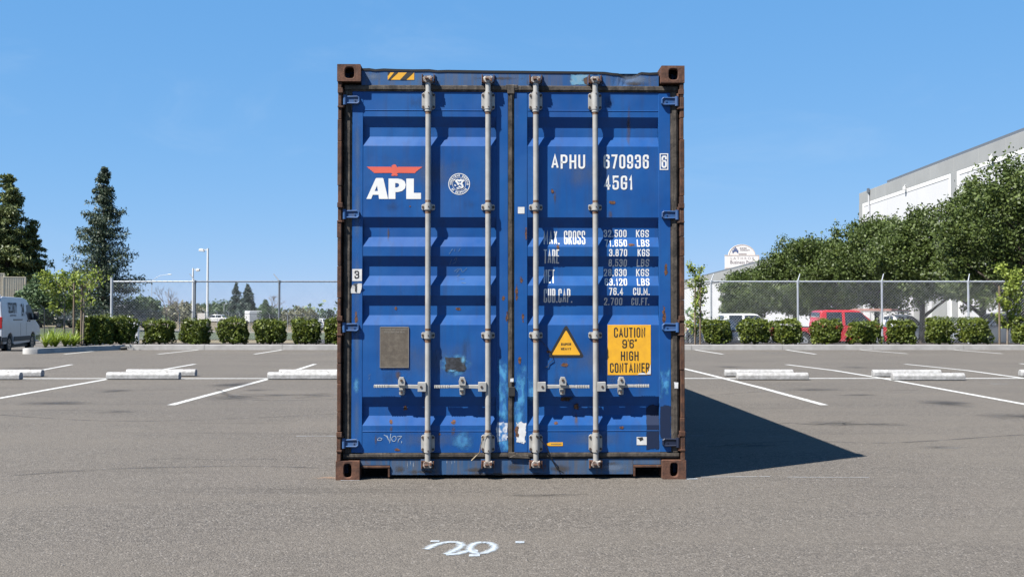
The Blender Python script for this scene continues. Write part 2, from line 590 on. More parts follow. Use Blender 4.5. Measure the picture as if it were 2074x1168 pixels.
# ================================================================== GROUND
def sheet(name, x0, x1, y0, y1, dz, mat, ystep=4.0, xs=None, parent=None, hf=H, ragged=0):
    """A sheet of ground that follows the land."""
    mb = MB()
    xs = xs or [x0, x1]
    ys = [y0]
    while ys[-1] < y1 - 1e-6:
        ys.append(min(y1, ys[-1] + max(ystep, ys[-1] * .06)))
    ny = len(ys)
    vs = []
    for x in xs:
        for j, y in enumerate(ys):
            yy = y
            if ragged and j in (0, ny - 1):
                yy = y + random.uniform(-ragged, ragged)
            vs.append((x, yy, hf(x, yy) + dz))
    fs = []
    for i in range(len(xs) - 1):
        for j in range(ny - 1):
            fs.append((i * ny + j, (i + 1) * ny + j, (i + 1) * ny + j + 1, i * ny + j + 1))
    mb.add(vs, fs)
    return mb.build(name, mat, parent)

XS_FAR = [-4000, -1200, -400, -150, -80, -60, -44, -37, -30, 0, 30, 80, 200, 600, 1500, 4000]
land = struct(sheet("ground", -4000, 4000, 37.6, 6000, -.03, "grass_dry", 4.0, XS_FAR))

# car park: flat slab to the right of the island, ramp sinking beside it
mb = MB()
mb.add([(-13.5, -25, 0), (70, -25, 0), (70, 34.75, 0), (-13.5, 34.75, 0)], [(0, 1, 2, 3)])
ys = [-25, 0, 15, 25, 31.5, 33, 35, 37, 39, 41, 43, 45, 48, 52, 57, 62, 70]
for xa, xb in ((-90, -45), (-45, -13.5)):
    for a, b in zip(ys, ys[1:]):
        mb.add([(xa, a, H(-20, a)), (xb, a, H(-20, a)), (xb, b, H(-20, b)), (xa, b, H(-20, b))], [(0, 1, 2, 3)])
lot = struct(mb.build("parking_lot", "asphalt"))
lot["label"] = "grey asphalt car park with white stall lines"

road = struct(sheet("service_road", -80, 90, 38.2, 80, .0, "asphalt_dark", 3.0, [-13.9, 0, 30, 60, 90]))
struct(sheet("grass_verge", -80, 20, 80, 114, .02, "grass_green", 3.0, [-60, -44, -37, -30, -20, 0, 20]))
struct(sheet("gravel_path", -80, 20, 114, 123, .03, "gravel", 3.0, [-60, -44, -37, -30, 0, 20]))
struct(sheet("dirt_lane", -60, -28, 70, 84, .03, "gravel", 3.0, [-70, -44, -37, -30, -28]))

def smooth_path(pts, k=6):
    out = []
    n = len(pts)
    for i in range(n - 1):
        p0, p1, p2, p3 = [Vector(pts[max(0, min(n - 1, j))]) for j in (i - 1, i, i + 1, i + 2)]
        for t in range(k):
            t /= k
            out.append(.5 * ((2 * p1) + (p2 - p0) * t + (2 * p0 - 5 * p1 + 4 * p2 - p3) * t * t + (3 * p1 - p0 - 3 * p2 + p3) * t ** 3))
    out.append(Vector(pts[-1]))
    return out

# painted lines, each its own strip of paint on the asphalt
M["line"] = soft_mat("worn_white_paint", (.50, .50, .485), amp=1.25, scale=19, lo=.08, hi=.30, shape="line")
M["line_faint"] = soft_mat("ghost_paint", (.40, .41, .43), amp=1.5, scale=9, lo=.20, hi=.9, opacity=.7, shape="line")
_lz = [0.0020]
def ground_ribbon(name, pts, width, mat, z=None, label=None):
    """A strip of paint of real width along ground points."""
    mb = MB()
    if z is None:
        _lz[0] += .00005
        z = _lz[0]
    P = [Vector((p.x, p.y)) for p in pts]
    n = len(P)
    vs, uv = [], []
    for i, p in enumerate(P):
        d = (P[min(i + 1, n - 1)] - P[max(i - 1, 0)]).normalized()
        q = Vector((-d.y, d.x)) * width / 2
        w = [1, 1] if not isinstance(width, list) else width
        vs += [(p.x - q.x, p.y - q.y, z), (p.x + q.x, p.y + q.y, z)]
        u = i / (n - 1)
        uv += [(u, 0.0), (u, 1.0)]
    fs = [(2 * i, 2 * i + 2, 2 * i + 3, 2 * i + 1) for i in range(n - 1)]
    mb.add(vs, fs, uv)
    o = mb.build(name, mat, lot)
    if label:
        o["label"] = label
    return o

W4 = .125
for a in [[(346, 820), (540, 768), (638, 737)], [(-40, 813), (215, 768), (395, 737)], [(-60, 781), (0, 765), (145, 738)],
          [(1355, 739), (1430, 757), (1545, 786), (1670, 820)], [(1593, 738), (1690, 750), (1800, 768), (2090, 821)],
          [(1833, 737), (1960, 750), (2090, 768)], [(2066, 736), (2150, 745)],
          [(320, 717), (409, 707.5)], [(515, 717), (576, 707.5)], [(130, 717), (190, 711)],
          [(1403, 707.5), (1464, 717)], [(1587, 707.5), (1652, 717)], [(1732, 707.5), (1838, 716)], [(1926, 707.8), (2030, 716)],
          [(2069, 706.8), (2180, 716)], [(700, 717), (730, 707.5)], [(880, 717), (905, 707.5)], [(1070, 717), (1066, 707.5)], [(1260, 717), (1236, 707.5)]]:
    ground_ribbon("stall_line", [gnd(*p) for p in a], W4, "line")
g0, g1 = gnd(-60, 766.5), gnd(2130, 766.0)
ground_ribbon("stall_line", [g0.lerp(g1, t / 8) for t in range(9)], .20, "line")
for a, w in [([(600, 883), (683, 883)], .05), ([(1392, 882), (1425, 882)], .04), ([(1555, 884), (1590, 884.5)], .03), ([(1420, 966), (1560, 965)], .035),
             ([(1595, 966), (1760, 967)], .03), ([(110, 816.5), (150, 816)], .05), ([(1900, 907), (1945, 907)], .03), ([(2005, 777), (2040, 777)], .10),
             ([(395, 716.5), (460, 716)], .10), ([(585, 716.5), (655, 716)], .10), ([(1515, 715), (1590, 715)], .1), ([(1705, 715), (1770, 715)], .1)]:
    ground_ribbon("faded_line", [gnd(*p) for p in a], w, "line_faint")

# tyre arcs and a couple of hairline cracks
M["tyre_arc"] = soft_mat("tyre_arc", (.040, .038, .037), amp=1.9, scale=4, lo=.45, hi=1.25, opacity=.45, shape="line")
M["crack"] = soft_mat("crack", (.016, .015, .015), amp=1.4, scale=14, lo=.2, hi=.6, opacity=.8, shape="line")
def gpath(pts, k=5):
    return [gnd(p[0], p[1]) for p in smooth_path([(a, b, 0) for a, b in pts], k)]
for pl, w in (([(440, 788), (470, 800), (520, 806), (600, 806), (690, 800)], .16), ([(450, 797), (490, 807), (560, 811), (690, 808)], .16), ([(1440, 800), (1560, 792), (1700, 789), (1860, 790)], .16),
              ([(1430, 905), (1620, 893), (1800, 897), (2074, 880)], .14), ([(0, 840), (200, 852), (420, 850), (680, 838)], .15), ([(0, 965), (220, 950), (480, 944), (660, 948)], .12)):
    ground_ribbon("tyre_arc", gpath(pl), w, "tyre_arc")
for pl, w in (([(1545, 861), (1600, 857), (1650, 860), (1690, 856), (1740, 859), (1800, 858)], .022), ([(1685, 862), (1712, 860), (1708, 856), (1730, 853)], .018), ([(1100, 1003), (1130, 1001), (1160, 1002), (1190, 1000)], .012),
              ([(300, 931), (380, 929), (450, 931), (560, 929)], .012)):
    ground_ribbon("crack", [gnd(p[0] + random.uniform(-3, 3), p[1] + random.uniform(-.5, .5)) for p in smooth_path([(a, b, 0) for a, b in pl], 4)], w, "crack")

# sprayed marks
M["spray"] = soft_mat("white_spray_paint", (.46, .52, .58), amp=1.3, scale=60, lo=.16, hi=1.15, opacity=.92, shape="line")
M["spray_orange"] = soft_mat("orange_spray_paint", (.42, .24, .14), amp=1.9, scale=22, lo=.30, hi=1.4, opacity=.65)
for pl, w in [([(864, 1113), (880, 1104), (905, 1098.5), (928, 1099), (934, 1104), (926, 1112), (903, 1123)], .042),
              ([(903, 1123), (925, 1122), (945, 1117), (968, 1116)], .05),
              ([(976, 1098), (962, 1101), (952, 1109), (954, 1117), (968, 1121), (985, 1119), (999, 1112), (1000, 1105), (990, 1099.5), (975, 1099)], .04),
              ([(872, 1096.5), (890, 1096.5)], .04), ([(950, 1125), (972, 1125)], .05), ([(1044, 1098.5), (1062, 1098.5)], .045)]:
    ground_ribbon("spray_mark", [gnd(p[0], p[1]) for p in smooth_path(pl)], w * 1.9, "spray", label="white sprayed number twenty on the asphalt")
ground_ribbon("spray_mark", [gnd(1391, 970.5), gnd(1400, 970), gnd(1413, 970)], .055, "spray")
ground_ribbon("spray_mark", [gnd(690, 973.2), gnd(705, 973.4), gnd(728, 973)], .02, "spray")

def ground_patch(name, px, py, w, d, mat, ang=0.0, label=None):
    mb = MB()
    _lz[0] += .00005
    c = gnd(px, py)
    ca, sa = math.cos(ang), math.sin(ang)
    vs = [(c.x + ca * a * w / 2 - sa * b * d / 2, c.y + sa * a * w / 2 + ca * b * d / 2, _lz[0]) for a, b in ((-1, -1), (1, -1), (1, 1), (-1, 1))]
    mb.add(vs, [(0, 1, 2, 3)], [(0, 0), (1, 0), (1, 1), (0, 1)])
    o = mb.build(name, mat, lot)
    if label:
        o["label"] = label
    return o
M["oil"] = soft_mat("oil_stain", (.026, .025, .026), amp=1.3, scale=2.2, lo=.15, hi=1.1, opacity=.52)
M["oil_thin"] = soft_mat("tyre_scuff", (.032, .031, .030), amp=1.8, scale=3.5, lo=.35, hi=1.3, opacity=.5, stretch=(1, 2.2, 1))
for i, (px, py, w, d, mt) in enumerate([(475, 779, 1.0, 1.7, "oil"), (110, 817, 1.4, .9, "oil"), (235, 792, .8, .9, "oil"), (235, 834, .9, .7, "oil_thin"),
        (470, 805, 1.5, 2.2, "oil_thin"), (1918, 817, 1.1, 1.3, "oil"), (2070, 843, 1.3, .9, "oil"), (1475, 743, 1.5, 1.7, "oil_thin"), (1735, 744, 1.2, 1.6, "oil_thin"),
        (1690, 858, 1.5, .9, "oil_thin"), (1790, 860, 1.0, .6, "oil_thin"), (1900, 906, .8, .35, "oil_thin"), (1740, 800, 1.2, .8, "oil_thin"), (1655, 789, 1.6, 1.3, "oil_thin"),
        (1100, 1003, 1.1, .20, "oil_thin"), (1530, 903, .8, .3, "oil_thin"), (60, 745, 2.5, 2.0, "oil_thin"), (560, 800, 1.6, 1.0, "oil_thin"),
        (640, 800, 1.0, 1.5, "oil_thin"), (520, 790, 1.2, .9, "oil_thin")]):
    ground_patch("oil_stain", px, py, w, d, mt)
ground_patch("orange_spray", 672, 968.0, .44, .22, "spray_orange", label="pale orange spray paint at the container's corner")

# ================================================================== CONTAINER
PXM, PZM = 290.8, 291.7
def cx(px): return (px - 1036.0) / PXM
def cz(py): return (970.0 - py) / PZM
CONT_RZ = R(1.2)
cont = thing("shipping_container", "blue high-cube shipping container with closed rear doors and rusty corner posts", "container", (-.004, 7.582, 0), CONT_RZ)

Y_D = .050            # door skin behind the casting faces
REC = .030            # depth of the pressed recesses
FIELD = [(cx(733), cx(1005)), (cx(1069), cx(1338.5))]
RECS = []
for t in (229.5, 436.0, 515.7, 596.3, 803.0):
    h = 60.5 if t < 800 else 58.5
    RECS.append((cz(t), cz(t + h / 3), cz(t + 2 * h / 3), cz(t + h)))
ZBREAKS = [z for r in RECS for z in r]
def ysurf(x, z):
    if not any(a <= x <= b for a, b in FIELD):
        return Y_D
    for z0, z1, z2, z3 in RECS:
        if z3 <= z <= z0:
            if z > z1: return Y_D + REC * (z0 - z) / (z0 - z1)
            if z < z2: return Y_D + REC * (z - z3) / (z2 - z3)
            return Y_D + REC
    return Y_D

def drape(mb, poly, off=.0015, uvbox=None):
    """Lay a flat polygon (x, z) on the pressed door skin: cut at the folds and set to its depth."""
    zs = [p[1] for p in poly]
    cuts = [z for z in ZBREAKS if min(zs) + 1e-5 < z < max(zs) - 1e-5]
    if not cuts:
        tri = [poly] if len(poly) <= 4 else None
    bm = bmesh.new()
    try:
        vs = [bm.verts.new((p[0], 0, p[1])) for p in poly]
        if len(poly) <= 4:
            bm.faces.new(vs)
        else:
            for t in tessellate_polygon([[Vector((p[0], p[1], 0)) for p in poly]]):
                try: bm.faces.new([vs[i] for i in t])
                except ValueError: pass
        for z in cuts:
            bmesh.ops.bisect_plane(bm, geom=bm.verts[:] + bm.edges[:] + bm.faces[:], plane_co=(0, 0, z), plane_no=(0, 0, 1))
        bm.verts.index_update()
        V, UV = [], []
        for v in bm.verts:
            x, z = v.co.x, v.co.z
            V.append((x, ysurf(x, z) - off, z))
            if uvbox:
                UV.append(((x - uvbox[0]) / (uvbox[1] - uvbox[0]), (z - uvbox[2]) / (uvbox[3] - uvbox[2])))
        F = []
        for f in bm.faces:
            idx = [v.index for v in f.verts]
            a, b, c = [Vector(V[i]) for i in idx[:3]]
            if (b - a).cross(c - a).y > 0: idx.reverse()
            F.append(idx)
        mb.add(V, F, UV if uvbox else None)
    finally:
        bm.free()

# ---- body of the box behind the doors
LEN = 12.19
for sgn in (-1, 1):
    mb = MB()
    xo = 1.205 * sgn
    xi = xo - .034 * sgn
    prof = []
    y = .17
    while y < LEN - .2:
        prof += [(y, xo), (y + .07, xo), (y + .138, xi), (y + .208, xi)]
        y += .276
    prof.append((LEN - .15, xo))
    for (ya, xa), (yb, xb) in zip(prof, prof[1:]):
        q = [(xa, ya, .16), (xb, yb, .16), (xb, yb, 2.80), (xa, ya, 2.80)]
        mb.add(q, [(0, 1, 2, 3)] if sgn > 0 else [(3, 2, 1, 0)])
    mb.build("side_panel", "blue", cont)
    mb = MB()
    mb.box(1.150 * sgn, 1.214 * sgn, .16, LEN - .16, 2.785, 2.872)
    mb.build("top_rail", "blue_header", cont, .006)
    mb = MB()
    mb.box(1.150 * sgn, 1.214 * sgn, .16, LEN - .16, .022, .172)
    mb.build("bottom_rail", "blue_sill", cont, .006)
mb = MB()
y = .14
k = 0
while y < LEN - .12:
    y2 = min(y + .105, LEN - .1)
    za, zb = (2.868, 2.848) if k % 2 == 0 else (2.848, 2.868)
    mb.add([(-1.15, y, za), (1.15, y, za), (1.15, y2, zb), (-1.15, y2, zb)], [(0, 1, 2, 3)])
    y = y2
    k += 1
mb.build("roof_panel", "blue", cont)
mb = MB()
mb.box(-1.15, 1.15, .15, LEN - .1, .15, .178)
for i in range(24):
    mb.box(-1.149, 1.149, .45 + i * .49, .50 + i * .49, .03, .149)
mb.build("floor_frame", ["wood_floor"], cont)
mb = MB()
mb.box(-1.2, 1.2, LEN - .09, LEN - .05, .03, 2.86)
mb.build("end_wall", "blue", cont)

# ---- corner castings with their holes
def oval(w, h, n=28):
    r = min(w, h) / 2
    pts = []
    for i in range(n):
        t = 2 * math.pi * i / n
        c, s_ = math.cos(t), math.sin(t)
        e = .62
        pts.append((abs(c) ** e * math.copysign(1, c) * w / 2, abs(s_) ** e * math.copysign(1, s_) * h / 2))
    return pts
def holed_face(mb, w, h, hole, place, thick):
    """A rectangle w x h with an oval hole and the wall of that hole; place(u, v, d) -> 3D, d inward."""
    n = len(hole)
    outer = []
    for (a, b) in hole:
        t = math.atan2(b / h, a / w)
        c, s_ = math.cos(t), math.sin(t)
        k = .5 / max(abs(c), abs(s_))
        outer.append((c * k * w, s_ * k * h))
    # pull the nearest points onto the corners
    for sx in (-1, 1):
        for sy in (-1, 1):
            j = min(range(n), key=lambda i: (outer[i][0] - sx * w / 2) ** 2 + (outer[i][1] - sy * h / 2) ** 2)
            outer[j] = (sx * w / 2, sy * h / 2)
    vs = [place(u, v, 0) for u, v in outer] + [place(u, v, 0) for u, v in hole] + [place(u, v, thick) for u, v in hole]
    fs = []
    for i in range(n):
        j = (i + 1) % n
        fs.append((i, j, j + n, i + n))
        fs.append((i + n, j + n, j + 2 * n, i + 2 * n))
    mb.add(vs, fs)
def casting(sx, front, top):
    mb = MB()
    w, h, d = .165, .120 if top else .131, .178
    z0 = 2.896 - h if top else 0.0
    xo = 1.219 * sx
    xi = xo - w * sx
    y0, y1 = (0.0, d) if front else (LEN, LEN - d)
    hw, hh = (.066, .078) if top else (.055, .094)
    cxm, czm = (xo + xi) / 2, z0 + h / 2 - (.0 if top else .008)
    ys = 1 if front else -1
    off = .004 if top else 0
    hole = [(a + off, b) for a, b in oval(hw, hh)]
    holed_face(mb, w, h, hole, lambda u, v, t: (cxm + u, y0 + ys * t, czm + v), .035)
    ym = (y0 + y1) / 2
    holed_face(mb, d, h, oval(.075, .062), lambda u, v, t: (xo - sx * t, ym + u, czm + v), .035)
    zb, zt = czm - h / 2, czm + h / 2
    mb.add([(xi, y0, zb), (xi, y1, zb), (xi, y1, zt), (xi, y0, zt)], [(0, 1, 2, 3)])
    mb.add([(xi, y0, zt), (xo, y0, zt), (xo, y1, zt), (xi, y1, zt)], [(0, 1, 2, 3)])
    mb.add([(xi, y0, zb), (xo, y0, zb), (xo, y1, zb), (xi, y1, zb)], [(0, 1, 2, 3)])
    mb.add([(xi, y1, zb), (xo, y1, zb), (xo, y1, zt), (xi, y1, zt)], [(0, 1, 2, 3)])
    bm_ob = mb.build("corner_casting", "rust_cast", cont)
    # weld seams of the faces, round the edges a little
    bm = bmesh.new()
    bm.from_mesh(bm_ob.data)
    bmesh.ops.remove_doubles(bm, verts=bm.verts, dist=.0005)
    bmesh.ops.recalc_face_normals(bm, faces=bm.faces)
    bm.to_mesh(bm_ob.data)
    bm.free()
    b = bm_ob.modifiers.new("bevel", 'BEVEL')
    b.width = .006; b.segments = 2; b.limit_method = 'ANGLE'; b.angle_limit = R(50)
    if not top:
        bm_ob.location.z = .0 - zb
    else:
        bm_ob.location.z = 2.896 - zt
for sx in (-1, 1):
    for front in (True, False):
        for top in (True, False):
            casting(sx, front, top)

# ---- corner posts: a rusty outer flange, a shaded gutter with the hinge pins
HINGE_PY = (197, 431, 661.5, 896.5)
for sx in (-1, 1):
    mb = MB()
    zt, zb = 2.896 - .1195, .1315
    # the flange, slightly uneven in sections as it has been knocked about
    z = zb
    xf = 1.214
    while z < zt - 1e-6:
        z2 = min(z + random.uniform(.12, .34), zt)
        o = random.uniform(-.002, .003)
        mb.box((xf + o) * sx, (1.187 + random.uniform(-.002, .002)) * sx, .006 + random.uniform(0, .004), .170, z, z2 - .0015)
        z = z2
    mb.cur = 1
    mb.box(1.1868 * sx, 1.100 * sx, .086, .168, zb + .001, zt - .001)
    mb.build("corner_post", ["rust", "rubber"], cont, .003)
    for py in HINGE_PY:
        mb = MB()
        z = cz(py)
        for dz in (-.058, .045):
            mb.box(1.2155 * sx, 1.178 * sx, .002, .060, z + dz, z + dz + .013 + .022 * (dz > 0))
        mb.tube((1.178 * sx, .030, z - .055), (1.178 * sx, .030, z + .055), .011, n=8)
        mb.build("hinge_pin", "rust", cont, .002)

# ---- header with its dented top edge
TOPE = [(729.5, 131), (745, 130.5), (758, 132.5), (775, 131), (800, 132), (835, 132.5), (868, 132), (885, 134), (905, 133.2), (960, 133.8), (1000, 134.2), (1060, 134.4),
        (1100, 134.8), (1150, 135), (1200, 135.3), (1228, 135.8), (1244, 138), (1256, 138.5), (1264, 141), (1274, 144.5), (1284, 144), (1292, 142), (1298, 137.5),
        (1304, 135.8), (1320, 137), (1339.5, 136.0)]
mb = MB()
z0 = cz(166)
cols = [(cx(p), cz(y + 4.0)) for p, y in TOPE]
vs = []
for i, (x, z) in enumerate(cols):
    dent = .012 * math.exp(-((TOPE[i][0] - 1278) / 18) ** 2)
    vs += [(x, Y_D, z0), (x, Y_D + dent * 1.6, z), (x, Y_D + .09, z)]
n = len(cols)
fs = []
for i in range(n - 1):
    a, b = 3 * i, 3 * i + 3
    fs += [(a, b, b + 1, a + 1), (a + 1, b + 1, b + 2, a + 2)]
mb.add(vs, fs)
mb.box(cx(729.5), cx(1339.5), Y_D + .02, Y_D + .10, z0 - .03, z0 + .02)
mb.build("header", "blue_header", cont)
mb = MB()
vs = []
for p, y in TOPE:
    dent = .012 * math.exp(-((p - 1278) / 18) ** 2)
    yy = Y_D - .004 + dent * 1.6
    vs += [(cx(p), yy, cz(y + 4.6)), (cx(p), yy - .002, cz(y)), (cx(p), Y_D + .11, cz(y) + .002), (cx(p), Y_D + .11, cz(y + 4.6))]
fs = []
for i in range(n - 1):
    a, b = 4 * i, 4 * i + 4
    fs += [(a, b, b + 1, a + 1), (a + 1, b + 1, b + 2, a + 2), (a + 3, b + 3, b, a)]
mb.add(vs, fs)
mb.build("roof_lip", M["black"], cont)

# ---- sill with the two slots
zt, zb = cz(929.5), cz(962)
zc = cz(942.5)
mb = MB()
pts = [(cx(729.5), zc), (cx(790), zc), (cx(790), zb), (cx(1285), zb), (cx(1285), zc), (cx(1342), zc), (cx(1342), zt), (cx(729.5), zt)]
# three blocks and a lintel keep the faces clean
mb.box(cx(790), cx(1285), Y_D, Y_D + .07, zb, zt)
mb.box(cx(729.5), cx(790) - .0005, Y_D, Y_D + .07, zc, zt)
mb.box(cx(1285) + .0005, cx(1342), Y_D, Y_D + .07, zc, zt)
mb.build("sill", "blue_sill", cont, .003)
for xa, xb, inner in ((729.5, 790, 790), (1285, 1342, 1285)):
    mb = MB()
    mb.box(cx(xa) + .001, cx(xb), Y_D - .014, Y_D + .30, zc - .016, zc - .001)
    s_ = 1 if inner == xb else -1
    mb.box(cx(inner) - s_ * .014, cx(inner) - s_ * .001, Y_D - .012, Y_D + .30, zb - .012, zc - .017)
    mb.build("sill_slot_frame", "rust", cont, .002)
mb = MB()
mb.box(cx(731), cx(1340), Y_D + .32, Y_D + .34, .01, zt)
mb.build("sill_back_plate", "black", cont)

# ---- the two doors: pressed skins
doors = []
for k, (xa, xb) in enumerate(((cx(711), cx(1029.5)), (cx(1042.5), cx(1363)))):
    fa, fb = FIELD[k]
    zt, zb = cz(178.5), cz(916.5)
    mb = MB()
    prof = [(zt, Y_D)]
    for r in RECS:
        prof += [(r[0], Y_D), (r[1], Y_D + REC), (r[2], Y_D + REC), (r[3], Y_D)]
    prof.append((zb, Y_D))
    for (z0, y0), (z1, y1) in zip(prof, prof[1:]):
        mb.add([(fa, y0, z0), (fb, y0, z0), (fb, y1, z1), (fa, y1, z1)], [(3, 2, 1, 0)])
    for r in RECS:
        for x, fl in ((fa, 0), (fb, 1)):
            q = [(x, Y_D, r[0]), (x, Y_D + REC, r[1]), (x, Y_D + REC, r[2]), (x, Y_D, r[3])]
            mb.add(q, [(0, 1, 2, 3)] if fl else [(3, 2, 1, 0)])
    # frame stiles, a hair prouder than the pressed sheet with rounded corner
    for x0, x1 in ((xa, fa), (fb, xb)):
        mb.box(x0, x1, Y_D - .0025, Y_D + .05, zb, zt)
    mb.box(xa, xb, Y_D + .045, Y_D + .06, zb, zt)
    mb.box(fa, fb, Y_D + .001, Y_D + .044, zt - .010, zt)
    # weld lines where the sheet is joined to the top and bottom members
    for py in (216.5, 873.0):
        mb.box(fa + .001, fb - .001, Y_D - .0028, Y_D + .002, cz(py) - .003, cz(py) + .003)
    d = mb.build("door", "blue", cont, .0035)
    d["label"] = "left door leaf with the company logo" if k == 0 else "right door leaf with the container number"
    doors.append(d)
    # rubber seal round the leaf
    mb = MB()
    def lip(x0, x1, z0, z1, horiz):
        mb.box(x0, x1, Y_D - .004, Y_D + .04, z0, z1)
        if horiz:
            mb.box(x0, x1, Y_D - .012, Y_D - .0042, z0 + .012, z1 - .006)
            mb.box(x0, x1, Y_D - .008, Y_D - .0042, z0 + .002, z0 + .008)
        else:
            mb.box(x0 + .010, x1 - .012, Y_D - .012, Y_D - .0042, z0, z1)
    gx0 = xa - .055 if k == 0 else xa
    gx1 = xb if k == 0 else xb + .055
    lip(gx0, gx1, cz(178), cz(165), True)
    lip(gx0, gx1, cz(928.5), cz(917), True)
    if k == 0:
        lip(xa - .055, xa - .001, cz(917), cz(178), False)
        lip(xb + .001, cx(1041.5), cz(917), cz(178), False)
    else:
        lip(xb + .001, xb + .055, cz(917), cz(178), False)
    mb.build("gasket", "rubber", d, .003)
mb = MB()
mb.box(cx(1028), cx(1043), Y_D - .017, Y_D + .01, cz(183), cz(163.5))
mb.box(cx(1024), cx(1050), Y_D - .0145, Y_D + .01, cz(172), cz(163.8))
mb.build("gasket_corner", "rubber", cont, .005)
mb = MB()
mb.box(cx(1030), cx(1044), Y_D - .016, Y_D, cz(926), cz(916))
mb.prism([(cx(1030), cz(927)), (cx(1074), cz(929)), (cx(1072), cz(921)), (cx(1044), cz(920))], Y_D - .020, Y_D - .013)
mb.build("torn_gasket", "rubber", cont, .003)
mb = MB()
mb.box(cx(1030.5), cx(1043.5), Y_D - .019, Y_D, cz(802), cz(783))
mb.build("gasket_clip", "black", cont, .002)

# ---- hinges: pressed lugs with a raised rim, four to a leaf
for k, d in enumerate(doors):
    sx = -1 if k == 0 else 1
    for hi, py in enumerate(HINGE_PY):
        z = cz(py)
        x_out, x_in = 1.168, (cx(727) if k == 0 else cx(1344)) * sx
        mb = MB()
        o = [(x_out, z - .026), (x_out, z + .026), (x_in + .016, z + .029), (x_in, z + .017), (x_in, z - .017), (x_in + .016, z - .029)]
        pts = [(a * sx, b) for a, b in o]
        if sx > 0: pts.reverse()
        mb.prism(pts, Y_D - .020, Y_D - .002)
        rim = [((x_out - .012, z + .022), (x_in + .018, z + .024)), ((x_in + .018, z + .024), (x_in + .006, z + .014)), ((x_in + .006, z + .014), (x_in + .006, z - .014)),
               ((x_in + .006, z - .014), (x_in + .018, z - .024)), ((x_in + .018, z - .024), (x_out - .012, z - .022))]
        for (a0, b0), (a1, b1) in rim:
            mb.tube((a0 * sx, Y_D - .022, b0), (a1 * sx, Y_D - .022, b1), .0062, n=6)
        mb.tube((x_out * sx, Y_D - .022, z - .034), (x_out * sx, Y_D - .022, z + .034), .014, n=10)
        mb.tube(((x_in + .035) * sx, Y_D - .024, z), ((x_in + .035) * sx, Y_D - .018, z), .006, n=8)
        ob = mb.build("hinge", "navy" if (k == 1 and hi == 3) else "blue_hinge", d, .002)
        if k == 1 and hi == 3:
            ob["label"] = "hinge painted over in dark navy"

# ---- locking bars
BARS = [(866.5, -1), (988.5, -1), (1086, 1), (1207.5, 1)]
Y_B = .014
def bracket(x, py0, py1, big, parent):
    mb = MB()
    zt, zb = cz(py0), cz(py1)
    zm = (zt + zb) / 2
    hw = .047
    ch = .012 if big else .007
    o = [(x - hw, zb + ch), (x - hw + ch, zb), (x + hw - ch, zb), (x + hw, zb + ch), (x + hw, zt - ch), (x + hw - ch, zt), (x - hw + ch, zt), (x - hw, zt - ch)]
    mb.prism(o, Y_D - .011, Y_D - .001)
    # the sleeve over the bar, half round
    sl = []
    r = .0255
    for i in range(9):
        t = math.pi * i / 8
        sl.append((x - r * math.cos(t), Y_B - r * math.sin(t) * 1.05))
    vs = [(a, b, zb - .001) for a, b in sl] + [(a, b, zt + .001) for a, b in sl]
    vs += [(x - r, Y_D - .008, zb - .001), (x + r, Y_D - .008, zb - .001), (x - r, Y_D - .008, zt + .001), (x + r, Y_D - .008, zt + .001)]
    mb.smooth = True
    mb.add(vs, [(i, i + 1, i + 10, i + 9) for i in range(8)])
    mb.smooth = False
    mb.add(vs, [tuple(range(9)) + (19, 18), tuple(range(17, 8, -1)) + (20, 21), (0, 9, 20, 18), (8, 19, 21, 17)])
    mb.cur = 1
    dz = (zt - zb) / 2 - .018
    for bx in (-.037, .037):
        for bz in ((-dz, dz) if big else (0,)):
            mb.tube((x + bx, Y_D - .018, zm + bz), (x + bx, Y_D - .010, zm + bz), .0092, n=6)
    for bz in ((-dz - .006, dz + .006) if big else (0,)):
        mb.tube((x + .004, Y_B - .0285, zm + bz), (x + .004, Y_B - .02, zm + bz), .005, n=6)
    return mb.build("bar_bracket", ["galv", "bolt"], parent, .0015)

def cam_end(x, py, up, parent, k):
    """The forked cam on the end of a bar, hooked behind its keeper."""
    mb = MB()
    z = cz(py)
    s_ = 1 if up else -1
    rnd = random.Random(k)
    mb.tube((x, Y_B, z - s_ * .060), (x, Y_B, z - s_ * .018), .0165, n=10)
    mb.tube((x, Y_B, z - s_ * .018), (x, Y_B, z + s_ * .026), .0215, n=10)
    o = [(-.030, -.012), (-.018, -.022), (.010, -.018), (.030, -.024), (.036, -.006), (.022, .004), (.034, .016), (.020, .026), (-.006, .018), (-.022, .026), (-.034, .010)]
    o = [(x + a * rnd.uniform(.85, 1.1), z + s_ * b) for a, b in o]
    if not up: o = o[::-1]
    mb.prism(o, Y_B - .026, Y_B + .016)
    mb.cur = 1
    mb.box(x - .036, x - .018, Y_B - .010, Y_B + .030, z - .020, z + .022)
    mb.box(x + .014, x + .030, Y_B - .030, Y_B - .008, z - .014 * s_, z + .010 * s_)
    mb.tube((x - .02, Y_B - .034, z + .004 * s_), (x + .004, Y_B - .034, z + .004 * s_), .008, n=6)
    return mb.build("cam", ["galv_rust", "rust_cast"], parent, .003)

